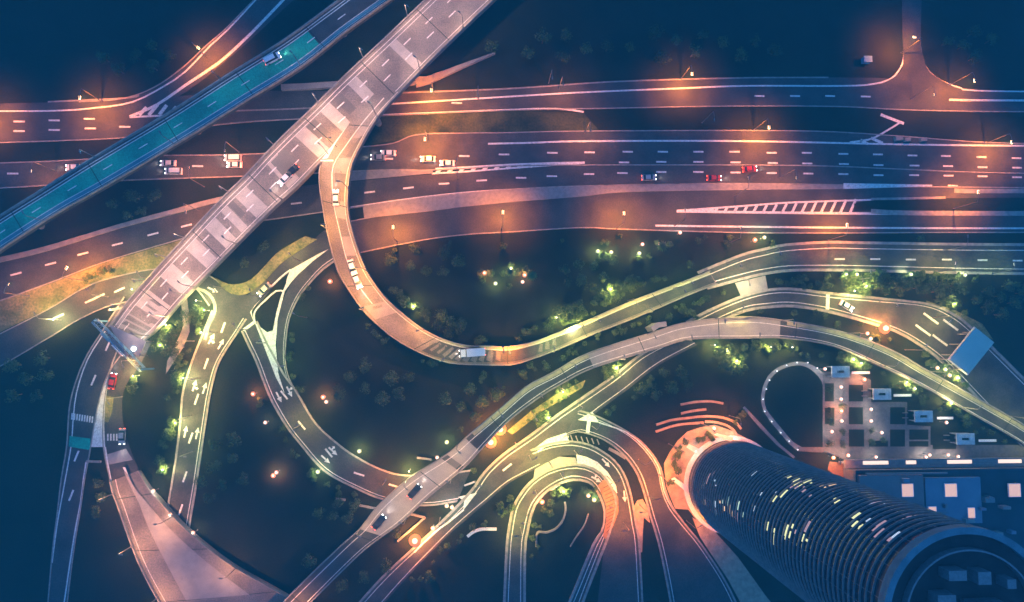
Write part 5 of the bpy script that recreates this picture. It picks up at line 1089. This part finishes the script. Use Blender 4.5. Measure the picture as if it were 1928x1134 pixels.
# ================================================================== PALE BLUE ROOF
zc = 6.0; cb = [P(x, y, zc) for x, y in ((1836, 616), (1787, 677), (1823, 706), (1872, 645))]; cc = sum(cb, Vector())/4
rf = empty('toll_canopy', (cc.x, cc.y, 0)); tag(rf, "flat pale blue roof over the slip road at the right edge", "canopy")
q = [v-Vector((cc.x, cc.y, 0)) for v in cb]
mb = MB(); mb.prism([(v.x, v.y) for v in q], zc-0.5, zc); part(mb, 'roof', blueroof, rf)
mb = MB(); mb.prism([(v.x*1.02, v.y*1.02) for v in q], zc-0.62, zc-0.42); part(mb, 'fascia', whitepaint, rf)
for i in range(4):
    for t in (0.12, 0.5, 0.88):
        a = q[i].lerp(q[(i+1) % 4], t)*0.85; mb = MB(); mb.tube((a.x, a.y, 0), (a.x, a.y, zc-0.5), 0.2, n=10); part(mb, 'column', concrete, rf)

# ================================================================== COURTYARD PAVILIONS, BENCHES, WALL, LOW BUILDING
for (x0, y0, x1, y1), t in (((1566, 689.6, 1600.5, 711), "first"), ((1644, 732, 1678.5, 753), "second"), ((1722, 773.7, 1757, 795), "third"), ((1801, 816.6, 1836, 837.4), "fourth")):
    h = 3.4; a = P(x0, y0, h); b = P(x1, y1, h); c = (a+b)/2; w_, d_ = abs(b.x-a.x), abs(b.y-a.y)
    pv = empty('pavilion', (c.x, c.y, 0)); tag(pv, f"white rectangular pavilion with a dark roof opening, {t} from the upper left", "pavilion", "white pavilions by the courtyard")
    iw, id_ = w_*0.42, d_*0.22
    mb = MB()
    for cx_, cy_, sx, sy in ((0, (d_+id_)/4, w_, (d_-id_)/2), (0, -(d_+id_)/4, w_, (d_-id_)/2), ((w_+iw)/4, 0, (w_-iw)/2, id_), (-(w_+iw)/4, 0, (w_-iw)/2, id_)): mb.box((cx_, cy_, h-0.2), (sx, sy, 0.4))
    part(mb, 'roof', bluewhite, pv)
    for s_ in (-1, 1):
        mb = MB(); mb.box((0, s_*(d_/2-.3), (h-.4)/2), (w_-.4, 0.25, h-.4)); part(mb, 'wall', roofm, pv)
        mb = MB(); mb.box((-w_/2-1.0, s_*d_*0.22, 0.25), (1.8, 0.25, 0.5)); part(mb, 'rail', steel, pv)
    mb = MB(); mb.box((0, 0, 0.06), (iw, id_, 0.1)); part(mb, 'sunken_floor', roofm, pv)
for (x0, x1, y), t in (((1604, 1637.6, 702), "first"), ((1683, 1716, 744.7), "second"), ((1764.6, 1795, 787.4), "third"), ((1843, 1876, 830), "fourth")):
    a = P(x0, y, .5); b = P(x1, y, .5); mb = MB(); bn = empty('stone_bench', ((a.x+b.x)/2, a.y, 0)); tag(bn, f"long narrow pale bench right of the {t} white pavilion", "bench", "stone benches by the pavilions")
    w_ = b.x-a.x; mb.box((0, 0, 0.45), (w_, 0.8, 0.14)); part(mb, 'seat', whitepaint, bn)
    for s_ in (-.42, 0, .42): mb = MB(); mb.box((s_*w_, 0, 0.19), (0.5, 0.55, 0.38)); part(mb, 'leg', concrete, bn)
a = P(1591, 866, 4); b = P(1990, 877.5, 4); ew = empty('entrance_wall', ((a.x+b.x)/2, (a.y+b.y)/2, 0)); tag(ew, "long pale roofed entrance wall with glowing slots above the low building", "wall")
w_, d_ = b.x-a.x, abs(b.y-a.y); cxw = (a.x+b.x)/2; cyw = (a.y+b.y)/2
mb = MB(); mb.box((0, -d_*0.32, 3.6), (w_, d_*0.36, 0.8)); mb.box((0, d_*0.42, 3.6), (w_, d_*0.16, 0.8)); part(mb, 'roof', paving, ew)
mb = MB(); mb.box((0, 0.05, 1.7), (w_, 0.4, 3.0)); part(mb, 'wall', concrete, ew)
for x0, x1 in ((1625, 1673.6), (1706, 1726), (1784, 1831), (1880, 1925)):
    p0 = P(x0, 871, 4).x-cxw; p1 = P(x1, 871, 4).x-cxw; mb = MB(); mb.box(((p0+p1)/2, d_*0.10, 3.5), (p1-p0, d_*0.40, 0.5)); part(mb, 'light_slot', E_slot, ew)
for p0, p1 in ((1591, 1625), (1673.6, 1706), (1726, 1784), (1831, 1880), (1925, 1990)):
    u0 = P(p0, 871, 4).x-cxw; u1 = P(p1, 871, 4).x-cxw; mb = MB(); mb.box(((u0+u1)/2, d_*0.10, 3.55), (u1-u0-0.02, d_*0.46, 0.7)); part(mb, 'roof_slab', paving, ew)
hb_ = 8.0; a = P(1612, 886, hb_); b = P(2060, 1040, hb_); c = (a+b)/2; w_, d_ = b.x-a.x, abs(b.y-a.y)
lb = empty('low_building', (c.x, c.y, 0)); tag(lb, "long low flat-roofed building with glowing skylights behind the tower", "building")
mb = MB(); mb.box((0, 0, hb_/2-0.2), (w_-1, d_-1, hb_-0.5)); part(mb, 'wall', concrete, lb)
mb = MB(); mb.box((0, 0, hb_-0.3), (w_, d_, 0.35)); part(mb, 'roof', surf("dark_roof", (0.035, 0.05, 0.07), None, 0.2), lb)
def roofrect(x0, y0, x1, y1, z, hgt, name, mat, par=None):
    p = P(x0, y0, z)-Vector((c.x, c.y, 0)); q_ = P(x1, y1, z)-Vector((c.x, c.y, 0)); mb = MB(); mb.box(((p.x+q_.x)/2, (p.y+q_.y)/2, z-hgt/2), (abs(q_.x-p.x), abs(p.y-q_.y), hgt)); return part(mb, name, mat, par or lb)
roofrect(1618, 896, 1741, 960, 9.0, 1.1, 'raised_roof', surf("mauve_roof", (0.26, 0.19, 0.19), (0.20, 0.15, 0.16), 0.15, 0.9))
roofrect(1741.6, 900, 1850, 985, 8.8, 0.9, 'raised_roof', roofm)
for x0, y0, x1, y1 in ((1698.5, 912, 1720, 935), (1779.5, 912, 1802, 935), (1749, 955, 1763, 965), (1823, 957, 1836, 975), (1900, 912, 1922, 935)):
    f = roofrect(x0-1, y0-1, x1+1, y1+1, 9.35, 0.5, 'skylight', whitepaint); g = roofrect(x0, y0, x1, y1, 9.45, 0.12, 'pane', E_sky, f)
random.seed(3)
for i in range(22):
    x = random.uniform(1625, 1920); y = random.uniform(890, 1005); z_ = 9.4
    if 1690 < x < 1730 and 905 < y < 940 or 1770 < x < 1810 and 905 < y < 940: continue
    p = P(x, y, z_)-Vector((c.x, c.y, 0)); mb = MB(); sx, sy = random.uniform(.8, 3.2), random.uniform(.7, 1.6); mb.box((p.x, p.y, 9.2), (sx, sy, random.uniform(.7, 1.3)+1.0)); part(mb, 'roof_unit', random.choice((steel, roofm, concrete)), lb)
for y in (893, 968):
    p = P(1650, y, 9.2)-Vector((c.x, c.y, 0)); mb = MB(); mb.box((p.x+10, p.y, 8.7), (26, 0.5, 0.5)); part(mb, 'duct', steel, lb)

# ================================================================== HAZE (night air over the interchange)
hb = MB(); hb.box((0, 0, 102.5), (1080, 1080, 207.0))
hm = bpy.data.materials.new("haze_air"); hm.use_nodes = True; hn = hm.node_tree; hn.nodes.clear()
ho = hn.nodes.new("ShaderNodeOutputMaterial"); hv = hn.nodes.new("ShaderNodeVolumePrincipled")
hv.inputs["Density"].default_value = HAZE_DENSITY; hv.inputs["Color"].default_value = (0.12, 0.84, 1.0, 1); hv.inputs["Anisotropy"].default_value = 0.0
hn.links.new(hv.outputs[0], ho.inputs["Volume"])
hz = hb.build('haze', hm); tag(hz, "thin blue night air over the interchange", "haze", kind='stuff')
